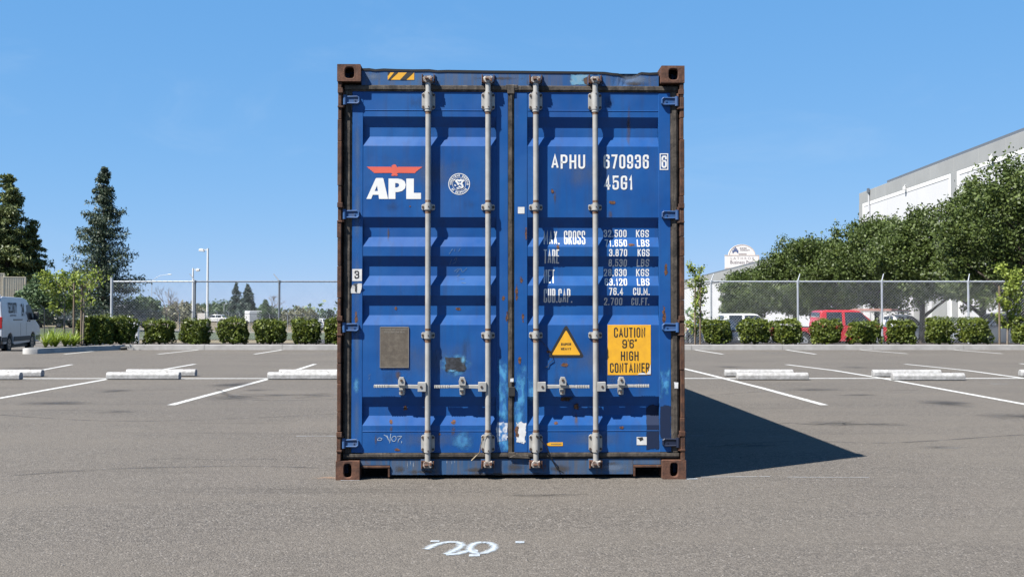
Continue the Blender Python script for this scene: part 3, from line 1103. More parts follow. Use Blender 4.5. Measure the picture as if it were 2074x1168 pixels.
for bi, (px, hs) in enumerate(BARS):
    x = cx(px)
    mb = MB()
    mb.tube((x, Y_B, cz(936)), (x, Y_B, cz(162)), .0192, n=16, caps=True)
    for py in (218, 878):          # the collars beside the big brackets
        mb.tube((x, Y_B, cz(py) - .010), (x, Y_B, cz(py) + .010), .0235, n=14)
    bar = mb.build("locking_bar", "galv", cont)
    bracket(x, 180.5, 215.5, True, bar)
    bracket(x, 880, 914.5, True, bar)
    bracket(x, 410, 422, False, bar)
    bracket(x, 671.5, 684, False, bar)
    cam_end(x, 156, True, bar, bi)
    cam_end(x, 938.5, False, bar, bi + 10)
    # handle: block on the bar, flat arm, grip
    z = cz(782)
    mb = MB()
    xa = x + hs * .010
    mb.box(xa, xa + hs * .058, Y_B - .030, Y_B + .020, z - .033, z + .033)
    mb.cur = 1
    mb.tube((xa + hs * .034, Y_B - .034, z), (xa + hs * .034, Y_B - .028, z), .009, n=8)
    mb.cur = 0
    x1 = xa + hs * .058
    tl = random.uniform(-.006, .006)
    o = [(x1, z - .014), (x1 + hs * .10, z - .010 + tl * .5), (x1 + hs * .20, z - .010 + tl), (x1 + hs * .20, z + .009 + tl), (x1 + hs * .10, z + .013 + tl * .5), (x1, z + .014)]
    if hs < 0: o = o[::-1]
    mb.prism(o, Y_B - .018, Y_B + .000)
    mb.cur = 2
    mb.box(x1 + hs * .2005, x1 + hs * .305, Y_B - .020, Y_B + .002, z - .0105 + tl, z + .009 + tl)
    for i in range(6):
        gx = x1 + hs * (.212 + i * .017)
        mb.box(gx, gx + hs * .008, Y_B - .0225, Y_B + .004, z - .012 + tl, z + .0105 + tl)
    mb.build("handle", ["galv", "bolt", "galv"], bar, .0025)
    # catch that holds the handle to the door
    mb = MB()
    xc = cx({0: 814, 1: 936.5, 2: 1140, 3: 1259}[bi])
    o = [(xc - .020, z - .050), (xc - .010, z - .060), (xc + .010, z - .060), (xc + .020, z - .050), (xc + .020, z + .040), (xc + .011, z + .066), (xc - .011, z + .066), (xc - .020, z + .040)]
    mb.prism(o, Y_D - .016, Y_D - .001)
    mb.prism([(xc - .022, z + .012), (xc + .024, z + .008), (xc + .026, z + .04), (xc + .014, z + .068), (xc - .014, z + .070), (xc - .024, z + .042)], Y_B - .034, Y_B - .019)
    mb.box(xc - .018, xc + .018, Y_B - .019, Y_D - .010, z + .020, z + .055)
    mb.prism([(xc - .017, z - .056), (xc + .017, z - .056), (xc + .018, z - .022), (xc - .018, z - .022)], Y_B - .006, Y_D - .01)
    mb.cur = 1
    mb.tube((xc, Y_B - .040, z + .046), (xc, Y_B - .030, z + .046), .0095, n=8)
    mb.tube((xc, Y_B - .012, z - .038), (xc, Y_B + .0, z - .038), .009, n=8)
    mb.build("handle_catch", ["galv", "bolt"], bar, .002)
    # keepers on header and sill
    for py, s_ in ((153, 1), (940, -1)):
        mb = MB()
        zz = cz(py)
        mb.box(x - .046, x - .037, Y_B - .012, Y_D - .0005, zz - .028, zz + .028)
        mb.box(x + .037, x + .045, Y_B - .012, Y_D - .0005, zz - .026, zz + .026)
        mb.cur = 1
        mb.box(x - .050, x + .050, Y_D - .009, Y_D - .0008, zz - .034, zz + .034)
        mb.build("cam_keeper", ["rust" if py < 200 else "rust_cast", "blue_header" if py < 200 else "blue_sill"], cont, .002)

# ================================================================== LETTERING
r_ = 'r'
G = {
 '0': [(1, [(0, 0, r_), (1, 0, r_), (1, 1, r_), (0, 1, r_)])],
 '1': [(0, [(.12, .76), (.58, 1), (.58, 0)])],
 '2': [(0, [(0, .74), (0, 1, r_), (1, 1, r_), (1, .60, r_), (0, .04), (0, 0), (1, 0)])],
 '3': [(0, [(0, .77), (0, 1, r_), (1, 1, r_), (1, .53, r_), (.38, .53)]), (0, [(.42, .53), (1, .53, r_), (1, 0, r_), (0, 0, r_), (0, .23)])],
 '4': [(0, [(.74, 0), (.74, 1), (0, .25), (1, .25)])],
 '5': [(0, [(.94, 1), (.04, 1), (.04, .56), (.12, .62), (1, .62, r_), (1, 0, r_), (0, 0, r_), (0, .24)])],
 '6': [(0, [(1, .80), (1, 1, r_), (0, 1, r_), (0, 0, r_), (1, 0, r_), (1, .58, r_), (.06, .58)])],
 '7': [(0, [(0, 1), (1, 1), (.36, 0)])],
 '8': [(1, [(.05, .53, r_), (.95, .53, r_), (.95, 1, r_), (.05, 1, r_)]), (1, [(0, 0, r_), (1, 0, r_), (1, .53, r_), (0, .53, r_)])],
 '9': [(0, [(0, .20), (0, 0, r_), (1, 0, r_), (1, 1, r_), (0, 1, r_), (0, .42, r_), (.94, .42)])],
 'A': [(0, [(0, 0), (.5, 1), (1, 0)]), (0, [(.18, .30), (.82, .30)])],
 'B': [(1, [(0, 0), (1, 0, r_), (1, .52, r_), (0, .52)]), (1, [(0, .52), (.94, .52, r_), (.94, 1, r_), (0, 1)])],
 'C': [(0, [(1, .72), (1, 1, r_), (0, 1, r_), (0, 0, r_), (1, 0, r_), (1, .28)])],
 'D': [(1, [(0, 0), (1, 0, r_), (1, 1, r_), (0, 1)])],
 'E': [(0, [(1, 1), (0, 1), (0, 0), (1, 0)]), (0, [(0, .53), (.85, .53)])],
 'F': [(0, [(1, 1), (0, 1), (0, 0)]), (0, [(0, .50), (.85, .50)])],
 'G': [(0, [(1, .74), (1, 1, r_), (0, 1, r_), (0, 0, r_), (1, 0, r_), (1, .47), (.55, .47)])],
 'H': [(0, [(0, 0), (0, 1)]), (0, [(1, 0), (1, 1)]), (0, [(0, .52), (1, .52)])],
 'I': [(0, [(.5, 0), (.5, 1)])],
 'K': [(0, [(0, 0), (0, 1)]), (0, [(1, 1), (.06, .44)]), (0, [(.28, .58), (1, 0)])],
 'L': [(0, [(0, 1), (0, 0), (1, 0)])],
 'M': [(0, [(0, 0), (0, 1), (.5, .25), (1, 1), (1, 0)])],
 'N': [(0, [(0, 0), (0, 1), (1, 0), (1, 1)])],
 'O': [(1, [(0, 0, r_), (1, 0, r_), (1, 1, r_), (0, 1, r_)])],
 'P': [(0, [(0, 0), (0, 1), (1, 1, r_), (1, .45, r_), (.06, .45)])],
 'R': [(0, [(0, 0), (0, 1), (1, 1, r_), (1, .50, r_), (.06, .50)]), (0, [(.45, .50), (1, 0)])],
 'S': [(0, [(1, .76), (1, 1, r_), (0, 1, r_), (0, .54, r_), (1, .46, r_), (1, 0, r_), (0, 0, r_), (0, .24)])],
 'T': [(0, [(0, 1), (1, 1)]), (0, [(.5, 1), (.5, 0)])],
 'U': [(0, [(0, 1), (0, 0, r_), (1, 0, r_), (1, 1)])],
 'V': [(0, [(0, 1), (.5, 0), (1, 1)])],
 'X': [(0, [(0, 0), (1, 1)]), (0, [(0, 1), (1, 0)])],
 'Y': [(0, [(0, 1), (.5, .48), (1, 1)]), (0, [(.5, .48), (.5, 0)])],
 '.': [(0, [(.3, 0), (.3, .02)])],
 "'": [(0, [(.5, 1), (.3, .80)])],
 '"': [(0, [(.35, 1), (.15, .80)]), (0, [(.85, 1), (.65, .80)])],
 '/': [(0, [(0, -.1), (1, 1.1)])],
 'o': [(1, [(0, 0, r_), (1, 0, r_), (1, .6, r_), (0, .6, r_)])],
}
ADV = {'1': .62, 'I': .42, '.': .36, "'": .5, '"': .7, 'M': 1.28, 'E': .88, 'F': .86, 'L': .86, 'T': .95, ' ': .8, 'A': 1.08, '/': .6}

def round_path(pts, closed, rad):
    """Replace the corners marked 'r' by arcs."""
    n = len(pts)
    out = []
    for i, p in enumerate(pts):
        P = Vector(p[:2])
        if len(p) > 2 and (closed or 0 < i < n - 1):
            A = Vector(pts[(i - 1) % n][:2]) - P
            B = Vector(pts[(i + 1) % n][:2]) - P
            d = min(rad, A.length * .499, B.length * .499)
            a, b = A.normalized() * d, B.normalized() * d
            for t in (0, .17, .33, .5, .67, .83, 1):
                out.append(P + a * (1 - t) ** 2 + b * t ** 2)
        else:
            out.append(P)
    cl = []
    for p in out:
        if not cl or (p - cl[-1]).length > 1e-6: cl.append(p)
    if closed and (cl[0] - cl[-1]).length < 1e-6: cl.pop()
    return cl

def ribbon(pts, closed, sw):
    """Quads of a stroke of width sw with mitred joints."""
    n = len(pts)
    L, Rr = [], []
    for i in range(n):
        p = pts[i]
        if closed:
            a, b = pts[i - 1], pts[(i + 1) % n]
        else:
            a, b = pts[max(i - 1, 0)], pts[min(i + 1, n - 1)]
        d1 = (p - a).normalized() if (p - a).length > 1e-9 else (b - p).normalized()
        d2 = (b - p).normalized() if (b - p).length > 1e-9 else d1
        n1, n2 = Vector((-d1.y, d1.x)), Vector((-d2.y, d2.x))
        m = n1 + n2
        if m.length < 1e-6: m = n1.copy()
        m.normalize()
        k = min(1 / max(m.dot(n1), .30), 2.2)
        L.append(p + m * sw / 2 * k)
        Rr.append(p - m * sw / 2 * k)
    q = []
    for i in range(n if closed else n - 1):
        j = (i + 1) % n
        q.append([Rr[i], Rr[j], L[j], L[i]])
    return q

def layout(text, x0, x1, z0, z1, sw, gap=.30):
    """Strokes of a line of text fitted in the box: lists of quads (x, z) per stroke."""
    Hh = z1 - z0
    adv = [ADV.get(c, 1.0) for c in text]
    tot = sum(adv) + gap * (len(text) - 1)
    u = (x1 - x0) / tot
    x = x0
    out = []
    for c, a in zip(text, adv):
        w = a * u
        for closed, pts in G.get(c, []):
            sc = [((x + sw / 2 + p[0] * max(w - sw, 1e-4)), (z0 + sw / 2 + p[1] * (Hh - sw)), *p[2:]) for p in pts]
            rad = min(w, Hh) * .46
            if c == '.':
                X, Z = sc[0][0], z0
                out.append([[Vector((X - sw * .55, Z)), Vector((X + sw * .55, Z)), Vector((X + sw * .55, Z + sw * 1.15)), Vector((X - sw * .55, Z + sw * 1.15))]])
                continue
            pp = round_path(sc, closed, rad)
            if not closed and c not in "AVX/":
                pp[0] = pp[0] + (pp[0] - pp[1]).normalized() * sw * .48
                pp[-1] = pp[-1] + (pp[-1] - pp[-2]).normalized() * sw * .48
            out.append(ribbon(pp, bool(closed), sw))
        x += w + gap * u
    return out

def print_text(text, px0, px1, py0, py1, sw, mat, parent, name="lettering", off=.0014, gap=.30):
    mb = MB()
    k = 0
    for stroke in layout(text, cx(px0), cx(px1), cz(py1), cz(py0), sw, gap):
        k += 1
        for q in stroke:
            drape(mb, [(p.x, p.y) for p in q], off + .00025 * (k % 4))
    return mb.build(name, mat, parent)

D0, D1 = doors
print_text("APHU", 1118, 1187.5, 307, 336, .0138, "white_print", D1)
print_text("670936", 1225.5, 1318.5, 306.5, 335.5, .0138, "white_print", D1)
print_text("6", 1344.5, 1355.5, 308.5, 334, .0125, "white_print", D1, off=.0042)
mb = MB()
for q in ribbon([Vector((cx(a), cz(b))) for a, b in ((1342, 337), (1357.5, 337), (1357.5, 305), (1342, 305))], True, .007):
    drape(mb, [(p.x, p.y) for p in q], .0042)
mb.build("number_box", "white_print", D1)
print_text("45G1", 1226.5, 1286, 350, 379, .0138, "white_print", D1)
for t, x1, y0, y1 in (("MAX. GROSS", 1188, 463, 491.5), ("TARE", 1134, 502, 530.5), ("NET", 1125, 543, 571), ("CUB.CAP.", 1161, 582.5, 611)):
    print_text(t, 1102.5, x1, y0, y1, .0085, "white_print", D1, gap=.26)
for t, x0, u, ux, y0 in (("32.500", 1226.5, "KGS", 1293, 461), ("71.650", 1228, "LBS", 1294, 481), ("3.870", 1236.5, "KGS", 1295, 501), ("8.530", 1236, "LBS", 1294, 521.5),
                         ("28.630", 1226.5, "KGS", 1293, 541.5), ("63.120", 1227.5, "LBS", 1294, 561), ("76.4", 1236, "CU.M.", 1285.5, 580.5), ("2.700", 1226.5, "CU.FT.", 1282.5, 601)):
    print_text(t, x0, {"76.4": 1265, "2.700": 1264}.get(t, 1273.5), y0, y0 + 15, .0072, "white_print", D1)
    print_text(u, ux, 1319.5, y0, y0 + 15, .0072, "white_print", D1)

def poly_print(name, polys, mat, parent, off=.0015, holes=None):
    mb = MB()
    for i, p in enumerate(polys):
        if holes and holes.get(i):
            loops = [[Vector((a, b, 0)) for a, b in lp] for lp in [p] + holes[i]]
            flat = [v for lp in loops for v in lp]
            for t in tessellate_polygon(loops):
                drape(mb, [(flat[j].x, flat[j].y) for j in t], off)
        else:
            drape(mb, p, off)
    return mb.build(name, mat, parent)

def zpx(pts, x0=660, y0=110, k=3.8925):
    return [(cx(x0 + a / k), cz(y0 + b / k)) for a, b in pts]
A_out = zpx([(312, 1125), (385, 962), (392, 958), (440, 958), (446, 962), (484, 1125), (412, 1125), (408, 1092), (362, 1092), (350, 1125)])
A_hole = zpx([(377, 1062), (403, 1062), (396, 1018)])
P_out = zpx([(487, 1125), (487, 962), (560, 962), (592, 968), (616, 985), (624, 1012), (617, 1042), (594, 1062), (560, 1070), (542, 1070), (542, 1125)])
P_hole = zpx([(540, 1034), (556, 1033), (568, 1026), (572, 1014), (567, 1003), (555, 998), (540, 998)])
L_out = zpx([(628, 1125), (628, 962), (688, 962), (688, 1076), (745, 1076), (745, 1125)])
lg = poly_print("logo_lettering", [A_out, P_out, L_out], "white_print", D0, holes={0: [A_hole], 1: [P_hole]})
lg["label"] = "bold white letters APL"
eagle = zpx([(313, 868), (500, 868), (512, 872), (512, 866), (509, 862), (520, 853), (533, 849), (545, 852), (550, 864), (556, 872), (566, 868), (755, 868), (744, 879), (738, 879), (730, 890), (724, 890),
             (716, 901), (710, 901), (702, 912), (697, 918), (565, 917), (552, 922), (563, 936), (548, 942), (534, 938), (520, 942), (507, 936), (518, 922), (505, 917), (372, 918), (366, 908), (358, 907),
             (352, 897), (345, 896), (339, 886), (332, 885), (324, 876)])
eg = poly_print("eagle_emblem", [eagle], "red_print", D0)
eg["label"] = "red spread-winged eagle emblem over the logo letters"

# round classification emblem
ec = (cx(929.3), cz(368))
mb = MB()
def ring(r, w, n=48):
    return ribbon([Vector((ec[0] + r * math.cos(2 * math.pi * i / n), ec[1] + r * math.sin(2 * math.pi * i / n))) for i in range(n)], True, w)
for q in ring(.0735, .0048) + ring(.0465, .0022):
    drape(mb, [(p.x, p.y) for p in q], .0015)
def arc_text(text, r, a0, a1, h, sw, inside=False):
    n = len(text)
    for i, c in enumerate(text):
        t = a0 + (a1 - a0) * (i + .5) / n
        w = abs(a1 - a0) / n * r * .72
        for stroke in layout(c, -w / 2, w / 2, -h / 2, h / 2, sw):
            for q in stroke:
                out = []
                for p in q:
                    ph = t - math.pi / 2 if not inside else t + math.pi / 2
                    X = p.x * math.cos(ph) - p.y * math.sin(ph)
                    Z = p.x * math.sin(ph) + p.y * math.cos(ph)
                    out.append((ec[0] + r * math.cos(t) + X, ec[1] + r * math.sin(t) + Z))
                drape(mb, out, .0020)
arc_text("AMERICAN BUREAU", .0600, R(188), R(-8), .0155, .0036)
arc_text("OF SHIPPING", .0600, R(212), R(328), .0155, .0036, True)
for poly in ([(-14, 16), (-6, 19), (2, 17), (7, 21), (10, 17), (17, 17), (21, 13), (16, 9), (12, 2), (16, -4), (18, -12), (12, -17), (2, -20), (-6, -20), (-12, -16), (-4, -12), (2, -8), (-6, -4), (-10, 4), (-16, 10)],
             [(-20, -2), (-14, -3), (-11, -9), (-17, -8)], [(-24, 12), (-17, 14), (-15, 18), (-22, 17)]):
    drape(mb, [(ec[0] + a * .0018, ec[1] + b * .0018) for a, b in poly], .0026)
mb.cur = 1
for poly in ([(-8, 14), (0, 8), (9, 12), (5, 4), (-4, 6)], [(0, 0), (8, -4), (10, -11), (3, -7), (-2, -3)], [(-6, -15), (3, -14), (8, -16), (2, -18)]):
    drape(mb, [(ec[0] + a * .0018, ec[1] + b * .0018) for a, b in poly], .0033)
em = mb.build("round_emblem", ["white_print", "blue"], D0)
em["label"] = "round white classification emblem with an eagle"

# ---- labels and plates
def plate(name, px0, px1, py0, py1, mat, parent, off=.0022, thick=True, label=None):
    mb = MB()
    drape(mb, [(cx(px0), cz(py1)), (cx(px1), cz(py1)), (cx(px1), cz(py0)), (cx(px0), cz(py0))], off)
    o = mb.build(name, mat, parent)
    if label: o["label"] = label
    return o
cl = plate("caution_label", 1233, 1321.5, 656.5, 759, "yellow", cont, .002, label="yellow caution label about the container's height")
for t, x0, x1, y0, y1, s_ in (("CAUTION", 1246, 1310, 662, 682, .0078), ("9", 1263, 1272.5, 686.5, 704, .0078), ("'", 1273.5, 1277, 685.5, 703, .005), ("6", 1277.5, 1286.5, 686.5, 704, .0078),
                              ('"', 1287.5, 1293.5, 685.5, 703, .005), ("HIGH", 1260, 1296, 710.5, 729.5, .0078), ("CONTAINER", 1237.5, 1318.5, 734.5, 754, .0078)):
    print_text(t, x0, x1, y0, y1, s_, "black_print", cl, off=.0030)
poly_print("peeled_patch", [[(cx(a), cz(b)) for a, b in ((1321.3, 737), (1319.5, 742), (1318.5, 749), (1314, 754.5), (1312, 757.5), (1318, 758), (1321.3, 757))],
                            [(cx(a), cz(b)) for a, b in ((1294, 758.5), (1298, 755.5), (1306, 754.5), (1311, 756), (1311, 758.5))]], "white_label", cl, .0036)
# warning triangle
def tri(px, py_top, py_bot, hw, r):
    P = [(px, py_top), (px - hw, py_bot), (px + hw, py_bot)]
    pts = [(cx(a), cz(b), 'r') for a, b in P]
    return [(p.x, p.y) for p in round_path(pts, True, r)]
tb = poly_print("warning_triangle", [tri(1148, 655, 723, 37.5, .028)], "black_print", cont, .002)
tb["label"] = "triangular black and yellow heavy-weight warning label"
poly_print("triangle_face", [tri(1148, 667, 718, 29.5, .012)], "yellow", tb, .0028)
print_text("SUPER", 1137.5, 1158, 693.5, 698.5, .0034, "black_print", tb, off=.0034)
print_text("HEAVY", 1137.5, 1158, 703, 708, .0034, "black_print", tb, off=.0034)
# hazard strip on the header
hz = MB()
x0, x1, z0, z1 = cx(783), cx(837), cz(154), cz(139)
hz.add([(x0, Y_D - .002, z0), (x1, Y_D - .002, z0), (x1, Y_D - .002, z1), (x0, Y_D - .002, z1)], [(0, 1, 2, 3)])
hs_ = hz.build("hazard_strip", "yellow", cont)
hs_["label"] = "black and yellow striped strip on the header"
hb = MB()
for a0, a1, b1, b0 in ((783, 792, 783, 783), (795, 807, 796, 783.5), (810, 837, 0, 0)):
    pass
for bot, top in (((783.6, 790.5), (796, 804.5)), ((808, 822.5), (822, 836.4))):
    (ba, bb), (ta, tb_) = bot, top
    hb.add([(cx(ba), Y_D - .0028, z0), (cx(bb - 2), Y_D - .0028, z0), (cx(tb_), Y_D - .0028, z1), (cx(ta), Y_D - .0028, z1)], [(0, 1, 2, 3)])
hb.add([(cx(783), Y_D - .0028, cz(146)), (cx(783), Y_D - .0028, z1), (cx(788), Y_D - .0028, z1)], [(0, 2, 1)])
hb.build("hazard_stripe", "black_print", hs_)
# consolidated data plate
m, nt, p, out = new_mat("data_plate_etching")
v = coords(nt, scale=(1, 1, 1))
row = mth(nt, 'SINE', mth(nt, 'MULTIPLY', N(nt, "ShaderNodeSeparateXYZ").outputs[0], 1.0))
sp = [n for n in nt.nodes if n.bl_idname == "ShaderNodeSeparateXYZ"][0]
nt.links.new(v, sp.inputs[0])
row = rng(nt, mth(nt, 'SINE', mth(nt, 'MULTIPLY', sp.outputs["Z"], 480.0)), .1, .5)
wrd = rng(nt, noise(nt, coords(nt, scale=(1, 1, .9)), 95, 3, .7), .46, .56)
ink = mth(nt, 'MULTIPLY', row, wrd)
c = mixc(nt, rng(nt, noise(nt, v, 22, 6, .7), .35, .7), (.070, .056, .042), (.115, .096, .074))
c = mixc(nt, mth(nt, 'MULTIPLY', ink, .28), c, (.045, .035, .028))
c = mixc(nt, rng(nt, noise(nt, v, 40, 5, .7), .63, .72, 0, .7), c, (.24, .11, .035))
nt.links.new(c, p.inputs["Base Color"])
p.inputs["Roughness"].default_value = .55
p.inputs["Metallic"].default_value = .2
M["plate"] = m
M["plate_text"] = plain("plate_lettering", (.27, .24, .20), .6)
mb = MB()
mb.box(cx(768.5), cx(827.5), Y_D - .006, Y_D - .001, cz(744), cz(660.5))
dp = mb.build("data_plate", "plate", cont, .001)
dp["label"] = "brown etched metal data plate on the left door"
mb = MB()
for a, b, c_, d_ in ((768.8, 769.8, 744, 660.5), (826.2, 827.2, 744, 660.5), (768.8, 827.2, 661.8, 660.8), (768.8, 827.2, 743.7, 742.7)):
    mb.box(cx(a), cx(b), Y_D - .0072, Y_D - .005, cz(c_), cz(d_))
mb.build("plate_rim", "plate_text", dp)
for t, a, b, y0 in (("APPROVED FOR TRANSPORT", 773, 823, 664), ("UNDER CUSTOMS SEAL", 777, 819, 669.5)):
    print_text(t, a, b, y0, y0 + 3.3, .0026, "plate_text", dp, off=.0066)
# number plates beside the left door
n3 = plate("number_label", 712, 731.5, 542.5, 567, "white_label", cont, .0042, label="white number label reading three")
print_text("3", 716.5, 726, 546, 562, .0085, "black_print", n3, off=.0050)
mb = MB()
zs = [(592, 709, 728, 0), (583, 709.5, 731, .004), (575, 712.5, 732, .010), (572, 716, 731.5, .016)]
vs = []
for py, a, b, o in zs:
    vs += [(cx(a), Y_D - .0045 - o * .6, cz(py)), (cx((a + b) / 2), Y_D - .0048 - o * .1, cz(py)), (cx(b), Y_D - .0045 - o, cz(py))]
mb.smooth = True
for i in range(3):
    for j in range(2):
        a = i * 3 + j
        mb.add([vs[a], vs[a + 1], vs[a + 4], vs[a + 3]], [(0, 1, 2, 3)])
n1 = mb.build("number_label", "white_label", cont)
n1["label"] = "curling white number label reading one"
mb = MB()
mb.add([(cx(717.5), Y_D - .0082, cz(589)), (cx(721), Y_D - .0082, cz(589)), (cx(721.5), Y_D - .0100, cz(574)), (cx(718.5), Y_D - .0100, cz(574))], [(0, 1, 2, 3)])
mb.build("lettering", "black_print", n1)
plate("sticker", 1049.5, 1063, 415, 428.5, "white_label", D1, .0042, label="small white sticker beside the centre seam")
st = plate("sticker", 1292, 1312.5, 885.5, 902, "white_label", D1, .0022, label="white sticker with a dark torn corner")
poly_print("torn_corner", [[(cx(a), cz(b)) for a, b in ((1292.5, 887.5), (1304, 885.8), (1306, 891), (1299, 894.5), (1297, 890.5))]], "black", st, .0030)
yl = poly_print("arrow_label", [[(cx(a), cz(b)) for a, b in ((1109, 902), (1107, 899), (1115, 896), (1141, 896), (1141, 903.5), (1113, 903.5))]], "yellow", D1, .0022)
yl["label"] = "small yellow arrow label near the sill"
print_text("HHHHHHHHHH", 1117, 1138, 898.6, 900.6, .0018, "sign_text", yl, off=.0030, gap=.5)

# ---- wear: rust spots, scuffs of pale blue spray, touched-up paint, drips
M["w_rust"] = soft_mat("rust_bloom", (.17, .075, .034), amp=1.9, scale=34, lo=.30, hi=.62, col2=(.055, .027, .017), rough=.85)
M["w_rust_run"] = soft_mat("rust_run", (.11, .070, .038), amp=1.6, scale=20, lo=.35, hi=1.15, opacity=.65, stretch=(1, 1, .25))
M["w_spray"] = soft_mat("pale_blue_spray", (.055, .27, .56), amp=1.7, scale=13, lo=.10, hi=.85, opacity=.9, col2=(.025, .15, .40))
M["w_spray2"] = soft_mat("pale_blue_spray_streak", (.07, .30, .56), amp=2.2, scale=15, lo=.02, hi=.80, opacity=.95, shape="box", col2=(.025, .14, .40), stretch=(1, 1, .55), seed=3.1)
M["w_halo"] = soft_mat("spray_halo", (.13, .40, .66), amp=1.6, scale=12, lo=.15, hi=.95, opacity=.85, col2=(.03, .16, .40), seed=7.7)
M["w_dark"] = soft_mat("torn_dark_label", (.020, .021, .025), amp=.7, scale=24, lo=.05, hi=.14, shape="box", col2=(.045, .05, .062))
M["w_white"] = soft_mat("torn_white_label", (.70, .71, .72), amp=1.35, scale=13, lo=.24, hi=.32, shape="box", col2=(.62, .63, .64))
M["w_navy"] = soft_mat("navy_touch_up", (.004, .015, .052), amp=.6, scale=18, lo=.03, hi=.12, shape="box", opacity=.96)
M["w_pale"] = soft_mat("bare_primer", (.13, .33, .50), amp=.9, scale=16, lo=.10, hi=.25, shape="box", opacity=.9, col2=(.20, .36, .48))
M["w_brown"] = soft_mat("scraped_to_steel", (.10, .062, .045), amp=1.3, scale=17, lo=.15, hi=.35, col2=(.055, .034, .026))
M["w_grime"] = soft_mat("grime", (.075, .062, .05), amp=1.7, scale=9, lo=.35, hi=1.1, opacity=.7, stretch=(1, 1, .5))
M["w_drip"] = soft_mat("white_drip", (.55, .60, .66), amp=1.2, scale=30, lo=.2, hi=.9, opacity=.55)
_wo = [0.0]
def wear(name, px, py, w, h, mat, parent=None, off=None):
    mb = MB()
    _wo[0] = (_wo[0] + .00011) % .0009
    o = (.0012 if off is None else off) + _wo[0]
    x0, x1, z0, z1 = cx(px - w / 2), cx(px + w / 2), cz(py + h / 2), cz(py - h / 2)
    xs = [x0] + [e for f in FIELD for e in f if x0 < e < x1] + [x1]
    for a, b in zip(xs, xs[1:]):
        drape(mb, [(a + 1e-5, z0), (b - 1e-5, z0), (b - 1e-5, z1), (a + 1e-5, z1)], o, (x0, x1, z0, z1))
    ob = mb.build(name, mat, parent or (D0 if px < 1036 else D1))
    return ob
ST = .0028        # on the stiles, which stand 2.5 mm proud
for px, py, w, h in ((791, 853, 11, 15), (918, 855, 17, 16), (820, 826, 14, 14), (928, 623, 15, 13), (799, 624, 12, 12), (1120, 382, 11, 14), (1243, 405, 24, 12), (1169, 824, 20, 18), (1127, 857, 12, 12),
                     (890, 879, 8, 10), (805, 911, 18, 10), (829, 414, 6, 6), (1131, 497, 10, 20), (1281, 492, 20, 9), (1145, 738, 26, 11), (1262, 866, 14, 9), (1148, 808, 34, 18), (1013, 840, 8, 12), (1112, 712, 16, 12)):
    wear("rust_spot", px, py, w, h, "w_rust")
for px, py, w, h in ((1020, 602, 10, 14), (1027, 640, 8, 30), (1047, 590, 9, 46), (1056, 566, 12, 22), (1053, 730, 10, 26), (1349, 640, 10, 60), (1066, 470, 6, 40), (720, 640, 8, 50), (1353, 545, 10, 40), (1060, 640, 8, 30)):
    wear("rust_spot", px, py, w, h, "w_rust", off=ST)
for px, py, w, h in ((1278, 240, 16, 160), (784, 470, 10, 50), (805, 760, 22, 40), (1169, 850, 16, 60), (918, 872, 18, 40), (791, 870, 12, 30), (1125, 395, 12, 50), (760, 890, 10, 40), (1240, 430, 20, 40), (1131, 500, 8, 30)):
    wear("rust_run", px, py, w, h, "w_rust_run")
wear("scuff", 922, 738, 78, 60, "w_halo")
wear("scuff", 936, 890, 60, 50, "w_spray")
wear("torn_label", 922, 737, 44, 31, "w_dark", off=.003)
M["w_swipe"] = soft_mat("spray_swipe", (.16, .42, .66), amp=1.8, scale=22, lo=.35, hi=1.0, opacity=.8, seed=5.0)
wear("spray_swipe", 938, 728, 22, 34, "w_swipe", off=.0042)
wear("spray_swipe", 915, 750, 34, 10, "w_swipe", off=.0042)
for px, py, w, h in ((1019, 765, 24, 90), (1017, 815, 24, 110), (1055, 800, 26, 130), (1052, 850, 24, 80), (1019, 880, 24, 70)):
    wear("scuff", px, py, w, h, "w_spray2", off=ST)
wear("scuff", 1078, 790, 22, 70, "w_spray2")
wear("scuff", 1350, 778, 24, 70, "w_spray2", off=ST)
wear("scuff", 722, 780, 18, 46, "w_halo", off=ST)
M["w_white_blue"] = soft_mat("torn_label_remains", (.66, .68, .70), amp=1.5, scale=11, lo=.22, hi=.30, shape="box", col2=(.035, .17, .42), seed=1.3)
wear("torn_label", 1018, 876, 28, 52, "w_white_blue", off=.0040)
wear("torn_label", 1056, 876, 26, 52, "w_white", off=.0040)
wear("rust_spot", 1047, 872, 12, 50, "w_rust", off=.0050)
M["w_soot"] = soft_mat("soot", (.020, .016, .014), amp=1.7, scale=20, lo=.25, hi=.9, opacity=.85)  # dark ragged smears below the third handle
wear("soot", 1150, 807, 46, 24, "w_soot")
wear("soot", 1168, 823, 22, 18, "w_soot")
wear("touch_up_patch", 1325.5, 866, 28, 92, "w_navy")
wear("touch_up_patch", 1351, 856, 23, 72, "w_navy", off=ST + .0004)
def flat_wear(name, px, py, w, h, mat, y, parent=cont):
    mb = MB()
    _wo[0] = (_wo[0] + .00011) % .0009
    x0, x1, z0, z1 = cx(px - w / 2), cx(px + w / 2), cz(py + h / 2), cz(py - h / 2)
    yy = y - .0008 - _wo[0]
    mb.add([(x0, yy, z0), (x1, yy, z0), (x1, yy, z1), (x0, yy, z1)], [(0, 1, 2, 3)], [(0, 0), (1, 0), (1, 1), (0, 1)])
    return mb.build(name, mat, parent)
M["w_fade"] = soft_mat("faded_paint", (.14, .19, .28), amp=1.3, scale=8, lo=.1, hi=1.0, opacity=.75, shape="round", seed=2.2)
flat_wear("faded_paint", 1290, 152, 100, 26, "w_fade", Y_D + .0004)
flat_wear("faded_paint", 752, 148, 50, 24, "w_fade", Y_D + .0004)
flat_wear("faded_paint", 1245, 948, 90, 26, "w_fade", Y_D + .0004)
